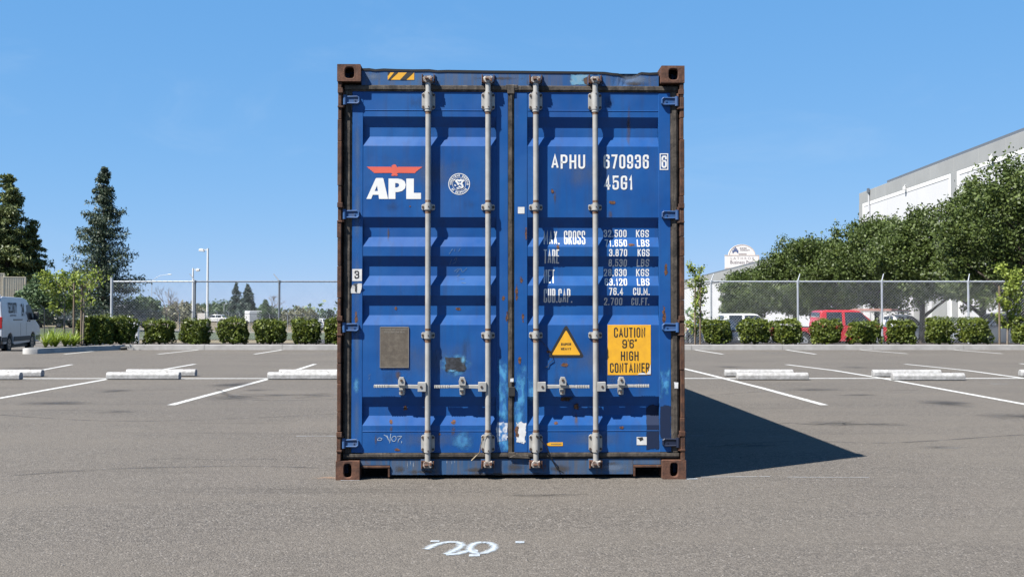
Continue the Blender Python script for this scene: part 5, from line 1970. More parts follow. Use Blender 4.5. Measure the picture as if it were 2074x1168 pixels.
# conifers
def conifer(name, label, px, py_top, D, rbase, seed, mat, tiers=42, per=6, density=90, droop=.1, base=1.2, lump=.25, leaf=.34, power=1.0, group=None, lean=0):
    rn = random.Random(seed)
    r2 = np.random.default_rng(seed)
    t = at(px, py_top, D)
    z0 = H(t.x, D)
    h = t.z - z0
    root = thing(name, label, "tree", (t.x, D, z0), 0, group)
    mb = MB()
    mb.path([(0, 0, -.2), (0, 0, h * .5), (lean, 0, h)], [.06 + h * .022, h * .013, .02], 8)
    P, S = [], []
    for i in range(tiers):
        f = (i + rn.random()) / tiers
        z = base + (h - base) * f
        R_ = rbase * max(.03, (1 - f)) ** power
        R_ *= 1 + lump * math.sin(i * 2.1 + seed) * rn.uniform(.3, 1)
        for k in range(per):
            a = rn.uniform(0, 6.28)
            L = R_ * rn.uniform(.55, 1.12)
            z = base + (h - base) * min(.995, max(0, f + rn.uniform(-1.3, 1.3) / tiers))
            e = Vector((math.cos(a) * L, math.sin(a) * L, z + L * (.18 - droop * 2) * rn.uniform(.4, 1.2)))
            s_ = Vector((lean * f, 0, z))
            mb.tube(s_, e, .012 + .012 * L, .006, n=4, caps=False)
            m = int(density * (.25 + L / rbase))
            tt = r2.random(m) ** .65
            w = .10 + .20 * L * (1 - tt * .5)
            side = np.array([-math.sin(a), math.cos(a), 0])
            p = np.array(s_)[None] + (np.array(e) - np.array(s_))[None] * tt[:, None] + side[None] * (r2.normal(size=m) * w * .75)[:, None]
            p[:, 2] += r2.normal(size=m) * w * .45 - tt * droop * L * .4
            P.append(p)
    mb.build("trunk", "bark", root)
    P = np.concatenate(P)
    V, F = leaf_quads(P, leaf * r2.uniform(.6, 1.3, len(P)), r2, up=.1, aspect=.32)
    np_mesh("crown", V, F, mat, root)
    return root
conifer("redwood_tree", "tall dark conical redwood left of the fence end post", 211, 340, 108, 4.7, 5, "lf_red", 44, 7, 120, .05, .8, .34, .32, .74)
conifer("cedar_tree", "broad shaggy cedar cut off by the photo's left edge", 16, 355, 150, 6.0, 6, "lf_cedar", 32, 8, 150, .14, 1.0, .40, .58, .55)
conifer("cedar_tree", "lower rounded cedar on the right flank of the broad cedar", 66, 448, 152, 2.6, 7, "lf_cedar", 22, 7, 130, .16, 1.0, .4, .55, .45)
conifer("cedar_tree", "dark conifer behind the tan containers", 40, 470, 160, 4.5, 8, "lf_red", 20, 7, 110, .14, .5, .3, .6, .45)
FARG = "far trees along the horizon"
conifer("far_conifer", "slender pointed conifer far beyond the fence, left of the pair", 478.5, 573, 190, 2.3, 9, "lf_far_dark", 22, 5, 40, .1, .5, .25, .55, .9, FARG)
conifer("far_conifer", "fuller dark conifer far beyond the fence, right of the pair", 502, 577, 180, 2.1, 10, "lf_far_dark", 24, 6, 60, .08, .4, .15, .5, .75, FARG)
conifer("far_conifer", "short conifer far beyond the fence, beside the bare tree", 538, 608, 170, 2.2, 12, "lf_far", 14, 6, 50, .08, .3, .2, .5, .8, FARG)
conifer("far_conifer", "small dark conifer on the horizon near the container", 632, 628, 230, 2.2, 13, "lf_far_dark", 10, 6, 40, .08, .2, .2, .6, .8, FARG)
conifer("far_conifer", "small dark conifer on the horizon touching the container's edge", 667, 627, 235, 2.8, 14, "lf_far_dark", 10, 6, 50, .08, .2, .2, .6, .7, FARG)

def bare_tree(label, px, py, D, spread, seed, n=240):
    rn = random.Random(seed)
    t = at(px, py, D)
    z0 = H(t.x, D)
    h = t.z - z0
    root = thing("bare_tree", label, "tree", (t.x, D, z0), 0, FARG)
    mb = MB()
    tips = []
    def grow(p, d, L, r, depth):
        q = p + d * L
        mb.tube(p, q, r, r * .6, n=4, caps=False)
        if depth == 0:
            tips.append(q)
            return
        for k in range(3 if depth > 1 else 4):
            nd = (d + Vector((rn.gauss(0, .45) * spread, rn.gauss(0, .45) * spread, rn.gauss(.1, .25)))).normalized()
            grow(q, nd, L * rn.uniform(.6, .85), r * .58, depth - 1)
    grow(Vector((0, 0, 0)), Vector((0, 0, 1)), h * .30, .05 + h * .012, 4)
    zmax = max(v[2] for v in mb.v)
    mb.v = [(x, y, z * h / zmax) for x, y, z in mb.v]
    mb.build("branches", "twig", root)
    return root
bare_tree("tall bare tree seen through the fence by the street lamp", 338, 578, 150, 1.0, 31)
bare_tree("bare spreading tree through the fence left of the arm-topped post", 553, 594, 175, 1.5, 32)
bare_tree("pale bare tree in the field near the container", 606, 624, 190, 1.7, 33)
bare_tree("bushy bare tree through the fence right of the street lamp", 362, 598, 160, 1.2, 34)
def far_bush(label, px, py, D, rx, seed, mat="lf_far", clear=.1):
    t = at(px, py, D)
    return broad_tree("far_tree", label, t.x, D, t.z - H(t.x, D), rx, seed, clear, FARG, .38, 150, 26, mat)
far_bush("light green far tree between the redwood and the street lamp", 285, 603, 150, 2.6, 41)
far_bush("green tree behind the yellow-green young tree", 118, 556, 118, 3.4, 42)
far_bush("rounded green far tree left of the two pointed conifers", 452, 614, 200, 4.0, 43)
far_bush("olive far shrub behind the shorter lamp post", 374, 617, 165, 3.0, 44, "lf_olive")
far_bush("pale olive far shrub in the field right of the arm-topped post", 606, 627, 185, 2.8, 45, "lf_olive")
far_bush("green far tree between the lamp posts", 428, 620, 210, 3.4, 46)
far_bush("dim green far shrub below the bare spreading tree", 565, 628, 200, 3.0, 47)
far_bush("green tree low behind the lower tan container", 84, 580, 120, 2.6, 48)
far_bush("green far tree right behind the pair of conifers", 520, 630, 215, 3.0, 49)

# the distant wood that closes the view
def treeline():
    rn = np.random.default_rng(99)
    P = []
    for k in range(900):
        y = rn.uniform(240, 420)
        x = rn.uniform(-.62, .75) * y
        r = rn.uniform(1.6, 3.6)
        h = rn.uniform(1.6, 3.7)
        u = rn.normal(size=(26, 3)); u /= np.linalg.norm(u, axis=1)[:, None]
        P.append(u * np.array([r, r, h]) * rn.uniform(.6, 1.05, (26, 1)) + np.array([x, y, -2.0 + h * .75]))
    P = np.concatenate(P)
    V, F = leaf_quads(P, rn.uniform(.8, 1.7, len(P)), rn)
    o = np_mesh("distant_treeline", V, F, "lf_far")
    o["kind"] = "stuff"
    o["label"] = "low distant line of trees on the horizon"
    o["category"] = "treeline"
treeline()

# ================================================================== WAREHOUSES AND SIGN
def warehouse():
    """White tilt-up warehouse seen along its long sunlit side; x across, y along the wall from the far corner towards the viewer."""
    D0, X0 = 100.0, 32.0
    slope = .0286
    ang = math.atan(slope)
    root = thing("warehouse", "large white tilt-up warehouse with a grey top band behind the trees", "building", (X0, D0, -.75), -ang)
    L, W, HT = 66.0, 45.0, at(1741, 392, D0).z + .75
    band = 1.04
    t = .25
    # core walls (behind the panels)
    mb = MB()
    mb.box(.30, W, -L, -.30, 0, HT - .4)
    mb.build("wall_core", "wall_grey", root)
    # long side: grey pilasters and band in sections, white panels with raised borders
    pil = [0.0, 23.1, 46.2, 66.0]
    for y in pil:
        mb = MB()
        y0, y1 = (-1.0, 0.0) if y == 0 else ((-y - .55, -y + .55) if y < 66 else (-66, -65.2))
        mb.box(.0, .31, y0, y1, 0, HT - band - .003)
        mb.build("pilaster", "wall_grey", root, .02)
    edges = [(-1.0, -22.55), (-23.65, -45.65), (-46.75, -65.2)]
    for a, b in edges:
        k = 3
        for q in range(k):
            ya, yb = a + (b - a) * q / k, a + (b - a) * (q + 1) / k
            mb = MB()
            mb.box(.06, .299, yb + .02, ya - .02, 0, HT - band - .003)
            mb.build("wall_panel", "wall_white", root)
        mb = MB()
        z1 = HT - band
        mb.box(.035, .058, b + .01, a - .01, z1 - .30, z1 - .004)
        mb.box(.035, .058, a - .45, a - .01, 0, z1 - .302)
        mb.box(.035, .058, b + .01, b + .45, 0, z1 - .302)
        mb.build("panel_frame", "wall_trim", root)
    ys = [0, 3.25, 5.0, 7.6, 12.2, 15.2, 18.4, 23.1, 27.5, 31.8, 36, 40.5, 45, 50, 55, 60.5, 66]
    for a, b in zip(ys, ys[1:]):
        mb = MB()
        mb.box(.028, .32, -b + .012, -a - .012, HT - band, HT)
        mb.build("band_panel", "wall_grey", root, .012)
    mb = MB()
    mb.box(.045, .30, -66, -.005, HT - band + .02, HT - .03)
    mb.build("band_joint", "roof_edge", root)
    mb = MB()
    mb.box(.20, .45, -66, -7.6, HT + .002, HT + .26)
    mb.build("parapet_cap", "roof_edge", root)
    mb = MB()
    mb.box(.35, W, -L, -.35, HT - .39, HT - .2)
    mb.build("roof", "wall_grey", root)
    mb = MB()
    mb.box(-.20, -.03, -3.45, -3.13, HT - .30, HT + .10)
    mb.cur = 1
    mb.box(-.13, -.03, -3.34, -3.24, .1, HT - .31)
    mb.build("downspout", ["roof_edge", "wall_white"], root)
    for y in (-13.0, -29.9, -40.0):
        mb = MB()
        z = HT - band
        mb.tube((-.03, y, z + .34), (-.16, y, z + .14), .03, n=6)
        mb.box(-.22, -.06, y - .13, y + .13, z - .12, z + .14)
        mb.build("wall_lamp", "wall_trim", root, .03)
    # far end wall in shade, and dock doors low down on the long side
    mb = MB()
    mb.box(.32, W, -.31, -.02, 0, HT - .001)
    mb.build("end_wall", "wall_grey", root)
    for y in (-16, -20, -33, -37):
        mb = MB()
        mb.box(.02, .059, y - 1.5, y + 1.5, 1.1, 4.2)
        mb.build("dock_door", "wall_grey", root)
    return root
warehouse()
def far_warehouse():
    D0, X0 = 300.0, 47.6
    root = thing("warehouse", "far pale warehouse with a grey roof band beside the business park sign", "building", (X0, D0, -2.0), -math.atan(.0386))
    HT = 12.15
    L = 150.0
    mb = MB()
    mb.box(.2, 60, -L, 0, 0, HT - .3)
    mb.build("wall", "wall_white", root)
    ys = [0]
    while ys[-1] < L - 1:
        ys.append(ys[-1] + 12.5)
    for a, b in zip(ys, ys[1:]):
        mb = MB()
        mb.box(-.1, .3, -b + .05, -a - .05, HT - 2.1, HT)
        mb.build("band_panel", "wall_grey", root)
        mb = MB()
        mb.box(0, .198, -b + .3, -a - .3, 0, HT - 2.13)
        mb.build("wall_panel", "wall_white", root)
    mb = MB()
    mb.box(-.02, .5, -L, 0, HT + .002, HT + .3)
    mb.build("parapet_cap", "roof_edge", root)
    mb = MB()
    mb.box(-.04, .25, -L, 0, HT - 2.0, HT - .05)
    mb.build("band_joint", "roof_edge", root)
far_warehouse()

def text_mesh(name, body, size, mat, parent, loc, rot=(math.pi / 2, 0, 0), sx=1.0, bold=0.0, spacing=1.0):
    """Flat lettering turned into a mesh."""
    cu = bpy.data.curves.new(name, 'FONT')
    cu.body = body
    cu.size = size
    cu.align_x = 'CENTER'
    cu.align_y = 'CENTER'
    cu.offset = bold
    cu.space_character = spacing
    cu.resolution_u = 3
    tmp = bpy.data.objects.new(name + "_curve", cu)
    COL.objects.link(tmp)
    bpy.context.view_layer.update()
    me = bpy.data.meshes.new_from_object(tmp.evaluated_get(bpy.context.evaluated_depsgraph_get()))
    bpy.data.objects.remove(tmp)
    bpy.data.curves.remove(cu)
    me.materials.clear()
    me.materials.append(M[mat])
    o = bpy.data.objects.new(name, me)
    COL.objects.link(o)
    o.parent = parent
    o.location = loc
    o.rotation_euler = rot
    o.scale = (sx, 1, 1)
    return o

def park_sign():
    D = 232.0
    s_ = FPX / D
    c = at(1502, 543, D)
    g = H(c.x, D)
    root = thing("pole_sign", "cream business park sign with an arched top above the far warehouse roof", "sign", (c.x, D, g), math.atan2(-c.x, D) * -1 * .3)
    zb = c.z - g
    w = 67 / s_
    zt = zb + 26 / s_
    arc = zb + 47 / s_
    mb = MB()
    mb.box(-w / 2, w / 2, -.5, .5, zb, zt)
    mb.build("cabinet", "sign_cream", root, .05)
    pts = []
    r = w * .40
    n = 20
    for i in range(n + 1):
        t = math.pi * i / n
        pts.append((math.cos(t) * r, zt + .01 + math.sin(t) * (arc - zt)))
    mb = MB()
    mb.prism(pts[::-1][::-1], -.42, .42)
    mb.build("arched_top", "sign_cream", root, .03)
    mb = MB()
    for (a, b), (c_, d_) in zip(pts, pts[1:]):
        mb.tube((a, -.40, b), (c_, -.40, d_), .09, n=5)
    mb.box(-w / 2 - .06, w / 2 + .06, -.56, .56, zb - .14, zb - .01)
    mb.box(-w / 2 - .06, w / 2 + .06, -.55, .55, zt - .05, zt + .05)
    mb.box(w / 2 + .002, w / 2 + .16, -.55, .55, zb, zt)
    mb.build("frame", "sign_frame", root)
    for x in (-w * .36, w * .30):
        mb = MB()
        mb.box(x - .55, x + .55, -.4, .4, 0, zb - .15)
        mb.build("pole", "sign_cream", root, .05)
    text_mesh("lettering", "LATHROP", .78, "sign_text_pale", root, (0, -.515, zb + 19.5 / s_), sx=1.1, bold=.012, spacing=1.5)
    text_mesh("lettering", "Business Park", 1.02, "sign_text", root, (-.05, -.515, zb + 11.5 / s_), sx=.92, bold=.012)
    text_mesh("lettering", "BUSINESS", .36, "sign_text", root, (.25, -.44, zt + 14 / s_), bold=.01)
    text_mesh("lettering", "COMMUNITY", .36, "sign_text", root, (.65, -.44, zt + 10 / s_), bold=.01)
    mb = MB()
    mb.box(-.75, .95, -.45, -.425, zt + 1.5 / s_, zt + 4.0 / s_)
    mb.build("bar_mark", "sign_text_pale", root)
    mb = MB()
    for k, (x, h) in enumerate(((-2.0, .5), (-1.72, .85), (-1.45, 1.1), (-1.18, .85), (-.92, .5))):
        mb.box(x - .10, x + .10, -.45, -.425, zt + .62 + (.15 if k in (1, 2, 3) else 0), zt + .62 + h)
    for i in range(8):
        t0, t1 = math.pi * i / 8, math.pi * (i + 1) / 8
        mb.add([(-1.45 + math.cos(t) * q, -.452, zt + .45 + math.sin(t) * q * .8) for t, q in ((t0, .42), (t0, .64), (t1, .64), (t1, .42))], [(0, 1, 2, 3)])
    mb.build("emblem", "sign_blue", root)
park_sign()

# ================================================================== VEHICLES  (x forward, y across, z up)
def shell(profile, halfw, cuts, name, mat, parent, bevel=.05, seg=3):
    """A body from its side outline, drawn in at the top by halfw(z)."""
    bm = bmesh.new()
    a = [bm.verts.new((x, -1, z)) for x, z in profile]
    b = [bm.verts.new((x, 1, z)) for x, z in profile]
    n = len(profile)
    bm.faces.new(a)
    bm.faces.new(list(reversed(b)))
    for i in range(n):
        j = (i + 1) % n
        bm.faces.new((a[i], b[i], b[j], a[j]))
    for z in cuts:
        bmesh.ops.bisect_plane(bm, geom=bm.verts[:] + bm.edges[:] + bm.faces[:], plane_co=(0, 0, z), plane_no=(0, 0, 1))
    for v in bm.verts:
        v.co.y *= halfw(v.co.z)
    bmesh.ops.recalc_face_normals(bm, faces=bm.faces)
    bmesh.ops.triangulate(bm, faces=[f for f in bm.faces if len(f.verts) > 4])
    me = bpy.data.meshes.new(name)
    bm.to_mesh(me)
    bm.free()
    for p in me.polygons:
        p.use_smooth = True
    me.materials.append(M[mat])
    try:
        me.set_sharp_from_angle(angle=R(40))
    except Exception:
        pass
    o = bpy.data.objects.new(name, me)
    COL.objects.link(o)
    o.parent = parent
    if bevel:
        m_ = o.modifiers.new("bevel", 'BEVEL')
        m_.width = bevel
        m_.segments = seg
        m_.limit_method = 'ANGLE'
        m_.angle_limit = R(40)
    return o

def arch(cx_, zc, r, n=8):
    """Points over a wheel opening, from front to rear along the sill (given right to left)."""
    return [(cx_ + r * math.cos(math.pi * i / n), zc + r * math.sin(math.pi * i / n)) for i in range(n + 1)]

def wheels(root, xs, tr, r, w=.24, rim="rim"):
    for x in xs:
        for s_ in (-1, 1):
            mb = MB()
            y = s_ * tr
            mb.tube((x, y - w / 2, r), (x, y + w / 2, r), r, n=20)
            wh = mb.build("wheel", "tyre", root, .02)
            mb = MB()
            yo = y + s_ * (w / 2 + .004)
            mb.tube((x, yo - .02 * s_, r), (x, yo, r), r * .62, n=16)
            mb.cur = 1
            for k in range(5):
                a = 2 * math.pi * k / 5 + .3
                p = (x + math.cos(a) * r * .38, r + math.sin(a) * r * .38)
                mb.tube((p[0], yo, p[1]), (p[0], yo + s_ * .004, p[1]), r * .12, n=6)
            mb.tube((x, yo, r), (x, yo + s_ * .006, r), r * .09, n=8)
            mb.build("rim", [rim, "trim"], wh)

def panes(root, side_quads, halfw, ends, mat="glass", name="window"):
    """Side glass given as (x, z) outlines, both sides; ends as 3D outlines."""
    for q in side_quads:
        for s_ in (-1, 1):
            mb = MB()
            o = [(x, s_ * (halfw(z) + .008), z) for x, z in q]
            i_ = [(x, s_ * (halfw(z) - .015), z) for x, z in q]
            n = len(q)
            mb.add(o + i_, [tuple(range(n))] + [(k, (k + 1) % n, (k + 1) % n + n, k + n) for k in range(n)])
            mb.build(name, mat, root)
    for q in ends:
        mb = MB()
        mb.add(q, [tuple(range(len(q)))])
        mb.build("windshield", mat, root)

def pickup(label, loc, rz, paint, L=5.75, W=1.95, cab=(1.95, 4.35), roof=1.84, bed_dark=False, rack=False, group=None, flat=False, name="pickup_truck"):
    """x runs from the tail (0) to the nose (L)."""
    root = thing(name, label, "truck", loc, rz, group)
    r = .39
    xr, xf = 1.35, L - .95
    belt, bed, hood = 1.12, 1.05, 1.10
    hw = lambda z: W / 2 * (1 - .16 * max(0, (z - belt) / (roof - belt)) - .05 * max(0, (.6 - z) / .6))
    prof = [(0.05, .52)] + [(0.02, .60), (0, bed - .02), (.02, bed)]
    prof = [(0, .55), (0, bed)]
    prof += [(cab[0], bed), (cab[0] + .0, belt)]
    prof += [(cab[1] + .55, belt), (L - .15, hood - .10), (L, hood - .28), (L, .45), (L - .1, .40)]
    prof += [p for p in arch(xf, r, r + .08)] + [(xr + r + .3, .38)] + [p for p in arch(xr, r, r + .08)] + [(.4, .45)]
    shell(prof, hw, [belt - .25], "body", paint, root, .04, 2)
    c0, c1 = cab
    cabp = [(c0, belt - .02), (c1 + .55, belt - .02), (c1 + .42, belt + .03), (c1 - .35, roof - .05), (c1 - .65, roof), (c0 + .35, roof), (c0 + .10, roof - .06)]
    shell(cabp, hw, [], "cab", paint, root, .05, 3)
    gz0, gz1 = belt + .04, roof - .10
    mid = c0 + (c1 - c0) * .50
    panes(root, [[(c0 + .32, gz0), (mid - .07, gz0), (mid - .07, gz1), (c0 + .36, gz1)],
                 [(mid + .07, gz0), (c1 + .28, gz0), (c1 - .30, gz1 - .02), (c1 - .45, gz1), (mid + .07, gz1)]], hw,
          [[(c0 - .004 + .055, -hw(gz0) * .88, gz0 + .02), (c0 - .004 + .055, hw(gz0) * .88, gz0 + .02), (c0 + .068, hw(gz1) * .86, gz1), (c0 + .068, -hw(gz1) * .86, gz1)],
           [(c1 + .435, -hw(belt) * .9, belt + .06), (c1 + .435, hw(belt) * .9, belt + .06), (c1 - .325, hw(roof) * .88, roof - .06), (c1 - .325, -hw(roof) * .88, roof - .06)]])
    if not flat:
        mb = MB()
        for s_ in (-1, 1):
            mb.box(.04, c0 - .05, s_ * (W / 2 - .09), s_ * (W / 2 - .02), bed - .002, bed + .04)
        mb.box(.0, .08, -W / 2 + .1, W / 2 - .1, bed - .002, bed + .03)
        mb.build("bed_rail", "trim", root)
    mb = MB()
    mb.box(-.12, .02, -W / 2 + .05, W / 2 - .05, .48, .68)
    mb.build("rear_bumper", "rim", root, .03)
    mb = MB()
    mb.box(L - .02, L + .10, -W / 2 + .03, W / 2 - .03, .45, .70)
    mb.build("front_bumper", "rim", root, .03)
    for s_ in (-1, 1):
        mb = MB()
        mb.box(-.015, .06, s_ * (W / 2 - .14), s_ * (W / 2 + .006), .72, 1.0)
        mb.build("tail_lamp", "lamp_red", root, .01)
        mb = MB()
        mb.box(L - .12, L + .015, s_ * (W / 2 - .34), s_ * (W / 2 - .02), .70, .86)
        mb.build("headlight", "lamp_clear", root, .02)
        mb = MB()
        mb.box(c1 + .02, c1 + .16, s_ * (W / 2 - .02), s_ * (W / 2 + .20), belt + .04, belt + .26)
        mb.build("mirror", "trim", root, .03)
        for x in (mid - .18, c1 - .05):
            mb = MB()
            mb.box(x - .12, x, s_ * (W / 2 + .0), s_ * (W / 2 + .02), belt - .13, belt - .09)
            mb.build("door_handle", "trim", root)
    mb = MB()
    mb.box(.3, L - .3, -W / 2 + .18, W / 2 - .18, .30, .52)
    mb.build("chassis", "trim", root)
    wheels(root, (xr, xf), W / 2 - .14, r)
    if rack:
        mb = MB()
        for x in (.2, c0 - .15, c1 - .6):
            for s_ in (-1, 1):
                zb = bed if x < c0 else roof - .03
                mb.tube((x, s_ * (W / 2 - .16), zb), (x, s_ * (W / 2 - .20), roof + .20), .025, n=6)
            mb.tube((x, -W / 2 + .2, roof + .20), (x, W / 2 - .2, roof + .20), .025, n=6)
        for s_ in (-1, 1):
            mb.tube((0, s_ * (W / 2 - .2), roof + .20), (c1 - .5, s_ * (W / 2 - .2), roof + .20), .025, n=6)
        mb.build("ladder_rack", "rim", root)
    return root

def car(name, label, loc, rz, paint, L=4.6, W=1.82, roof=1.48, suv=False, group=None, rack=False, cat="car"):
    """Sedan or estate; x from tail (0) to nose (L)."""
    root = thing(name, label, cat, loc, rz, group)
    r = .33 if not suv else .37
    xr, xf = .85, L - .88
    belt = .92 if not suv else 1.08
    hood = belt - .02
    hw = lambda z: W / 2 * (1 - .20 * max(0, (z - belt) / (roof - belt)) - .05 * max(0, (.5 - z) / .5))
    ra = .35 if suv else 1.05
    prof = [(.05, .42), (0, .60), (.03, belt - .08), (.12, belt), (L - 1.55, belt), (L - .35, hood - .16), (L - .04, hood - .32), (L, .50), (L - .08, .30)]
    prof += arch(xf, r, r + .06) + [(xr + r + .25, .26)] + arch(xr, r, r + .06) + [(.25, .32)]
    shell(prof, hw, [belt - .22], "body", paint, root, .05, 2)
    c0 = .18 if suv else .55
    c1 = L - 1.25
    cabp = [(c0, belt - .02), (c1 + .05, belt - .02), (c1 - .70, roof - .05), (c1 - 1.0, roof), (c0 + ra * .8, roof - (.0 if suv else .02)), (c0 + ra * .55, roof - .07)]
    shell(cabp, hw, [], "cabin", paint, root, .05, 3)
    gz0, gz1 = belt + .03, roof - .10
    mid = (c0 + c1) / 2 + .02
    q = [[(mid + .05, gz0), (c1 - .12, gz0), (c1 - .66, gz1), (mid + .05, gz1)], [(mid - 1.0, gz0), (mid - .05, gz0), (mid - .05, gz1), (mid - .95, gz1)]]
    if suv:
        q.append([(c0 + .22, gz0), (mid - 1.1, gz0), (mid - 1.06, gz1), (c0 + .32, gz1)])
    panes(root, q, hw, [[(c1 + .02, -hw(belt) * .9, belt + .03), (c1 + .02, hw(belt) * .9, belt + .03), (c1 - .685, hw(roof) * .88, roof - .05), (c1 - .685, -hw(roof) * .88, roof - .05)],
                        [(c0 + ra * .04 - .012, -hw(belt) * .85, belt + .06), (c0 + ra * .04 - .012, hw(belt) * .85, belt + .06), (c0 + ra * .50 - .012, hw(roof) * .85, roof - .10), (c0 + ra * .50 - .012, -hw(roof) * .85, roof - .10)]])
    for s_ in (-1, 1):
        mb = MB()
        mb.box(-.01, .10, s_ * (W / 2 - .32), s_ * (W / 2 - .01), belt - .30, belt - .12)
        mb.build("tail_lamp", "lamp_red", root, .02)
        mb = MB()
        mb.box(L - .26, L - .02, s_ * (W / 2 - .42), s_ * (W / 2 - .02), hood - .36, hood - .20)
        mb.build("headlight", "lamp_clear", root, .03)
        mb = MB()
        mb.box(c1 - .38, c1 - .25, s_ * (W / 2 - .04), s_ * (W / 2 + .16), belt + .02, belt + .18)
        mb.build("mirror", paint, root, .03)
    mb = MB()
    mb.box(-.03, .06, -W / 2 + .06, W / 2 - .06, .36, .55)
    mb.build("bumper", "trim" if suv else paint, root, .03)
    mb = MB()
    mb.box(L - .05, L + .04, -W / 2 + .06, W / 2 - .06, .32, .52)
    mb.build("bumper", "trim" if suv else paint, root, .03)
    mb = MB()
    mb.box(.3, L - .3, -W / 2 + .16, W / 2 - .16, .20, .42)
    mb.build("chassis", "trim", root)
    if rack:
        mb = MB()
        for s_ in (-1, 1):
            mb.tube((c0 + .5, s_ * (hw(roof) - .10), roof + .07), (c1 - 1.2, s_ * (hw(roof) - .10), roof + .07), .022, n=6)
            for x in (c0 + .55, (c0 + c1) / 2 - .4, c1 - 1.25):
                mb.tube((x, s_ * (hw(roof) - .10), roof - .02), (x, s_ * (hw(roof) - .10), roof + .07), .02, n=6)
        mb.build("roof_rail", "rim", root)
    wheels(root, (xr, xf), W / 2 - .13, r, .21)
    return root

def place(px, D):
    x = at(px, 640, D).x
    return (x, D, H(x, D))
pickup("red pickup truck parked behind the fence right of the container", place(1558, 52.3), 0.0, "car_red", L=5.75, cab=(2.15, 4.45), roof=1.88)
pickup("white pickup truck parked behind the fence close to the container", place(1396, 62), 0.0, "car_white", L=5.75, cab=(1.75, 4.05), roof=1.86)
tr_ = pickup("white work truck with a ladder rack behind the red pickup", place(1716, 66), 0.02, "car_white", L=5.9, cab=(2.45, 4.0), roof=1.80, rack=True)
for i, (dx, dy, dz, ln, lab) in enumerate(((.1, -.45, .232, 3.6, "long pinkish timber board on the near side of the truck's rack"), (.5, .05, .232, 3.2, "pinkish timber board in the middle of the truck's rack"), (.3, -.42, .30, 2.7, "short pink board lying on top of the others on the rack"))):
    mb = MB()
    mb.box(0, ln, -.14, .14, 0, .062)
    o = mb.build("timber_board", "timber", None, .004, loc=(tr_.location.x + dx - .1, tr_.location.y + dy, tr_.location.z + 1.80 + dz))
    tag(o, lab, "board", "boards on the ladder rack")
car("estate_car", "silver estate car with roof rails behind the fence at the right", (place(2135, 51.5)), math.pi, "car_silver", L=4.85, W=1.86, roof=1.74, suv=True, rack=True)
car("dark_car", "dark car parked end-on behind the first shrub right of the container", (place(1452, 45)[0], 47.4, H(0, 45.5)), -math.pi / 2, "car_dark", L=4.4, W=1.80, roof=1.36)
car("parked_car", "dark car far off by the white utility box", place(288, 128), -1.9, "car_grey", L=4.6, W=1.84, roof=1.62, suv=True)
FARV = "vehicles parked far off along the field"
car("parked_car", "pale car far off left of the cargo trailer", place(463, 178), 3.0, "car_white", L=4.5, W=1.8, roof=1.45, group=FARV)
car("parked_car", "white car far off at the container's left edge", place(662, 185), 2.7, "car_white", L=4.7, W=1.82, roof=1.62, suv=True, group=FARV)
car("parked_car", "small white car far off just left of the container edge", place(648, 150), 2.2, "car_white", L=4.3, W=1.8, roof=1.40, group=FARV)

def cargo_trailer():
    x, y, z = place(508, 172)
    root = thing("cargo_trailer", "white enclosed cargo trailer far off in the field", "trailer", (x, y, z), R(118))
    mb = MB()
    mb.box(-2.9, 0, -.98, .98, .48, 2.2)
    mb.build("box", "car_white", root, .04)
    mb = MB()
    mb.box(-.012, .02, -.92, .92, .55, 2.0)
    mb.build("rear_door", "car_silver", root)
    mb = MB()
    mb.box(-3.0, .05, -1.0, 1.0, .38, .47)
    mb.tube((-3.0, 0, .42), (-4.2, 0, .42), .06, n=6)
    mb.build("frame", "trim", root)
    for s_ in (-1, 1):
        for xx in (-1.1, -1.9):
            mb = MB()
            mb.tube((xx, s_ * .98, .34), (xx, s_ * 1.16, .34), .34, n=14)
            mb.build("wheel", "tyre", root)
    mb = MB()
    mb.box(-2.3, -.6, -1.003, -.985, 1.35, 1.75)
    mb.build("side_stripe", "lamp_red", root)
cargo_trailer()
def semi_truck():
    x, y, z = place(196, 118)
    root = thing("semi_truck", "white long-nosed truck tractor half hidden behind the redwood", "truck", (x, y, z), R(168))
    hw = lambda zz: 1.2 - (.06 if zz > 2.2 else 0)
    shell([(0, .9), (2.6, .9), (2.6, 2.0), (2.2, 2.9), (1.6, 3.2), (0, 3.3)], hw, [], "cab", "car_white", root, .08, 2)
    shell([(2.58, .8), (4.5, .8), (4.6, 1.5), (4.3, 1.78), (2.58, 2.0)], lambda zz: .95, [], "hood", "car_white", root, .12, 3)
    panes(root, [[(1.3, 1.95), (2.35, 1.95), (2.1, 2.7), (1.3, 2.75)]], hw, [[(2.615, -1.05, 2.05), (2.615, 1.05, 2.05), (2.24, 1.0, 2.85), (2.24, -1.0, 2.85)]])
    mb = MB()
    mb.box(-4.5, 4.4, -.5, .5, .55, .85)
    mb.build("chassis", "trim", root)
    mb = MB()
    for s_ in (-1, 1):
        mb.tube((0.2, s_ * 1.15, .9), (.2, s_ * 1.15, 3.6), .08, n=8)
    mb.build("exhaust_stack", "rim", root)
    wheels(root, (-3.4, -2.2, 3.7), 1.05, .5, .3)
semi_truck()
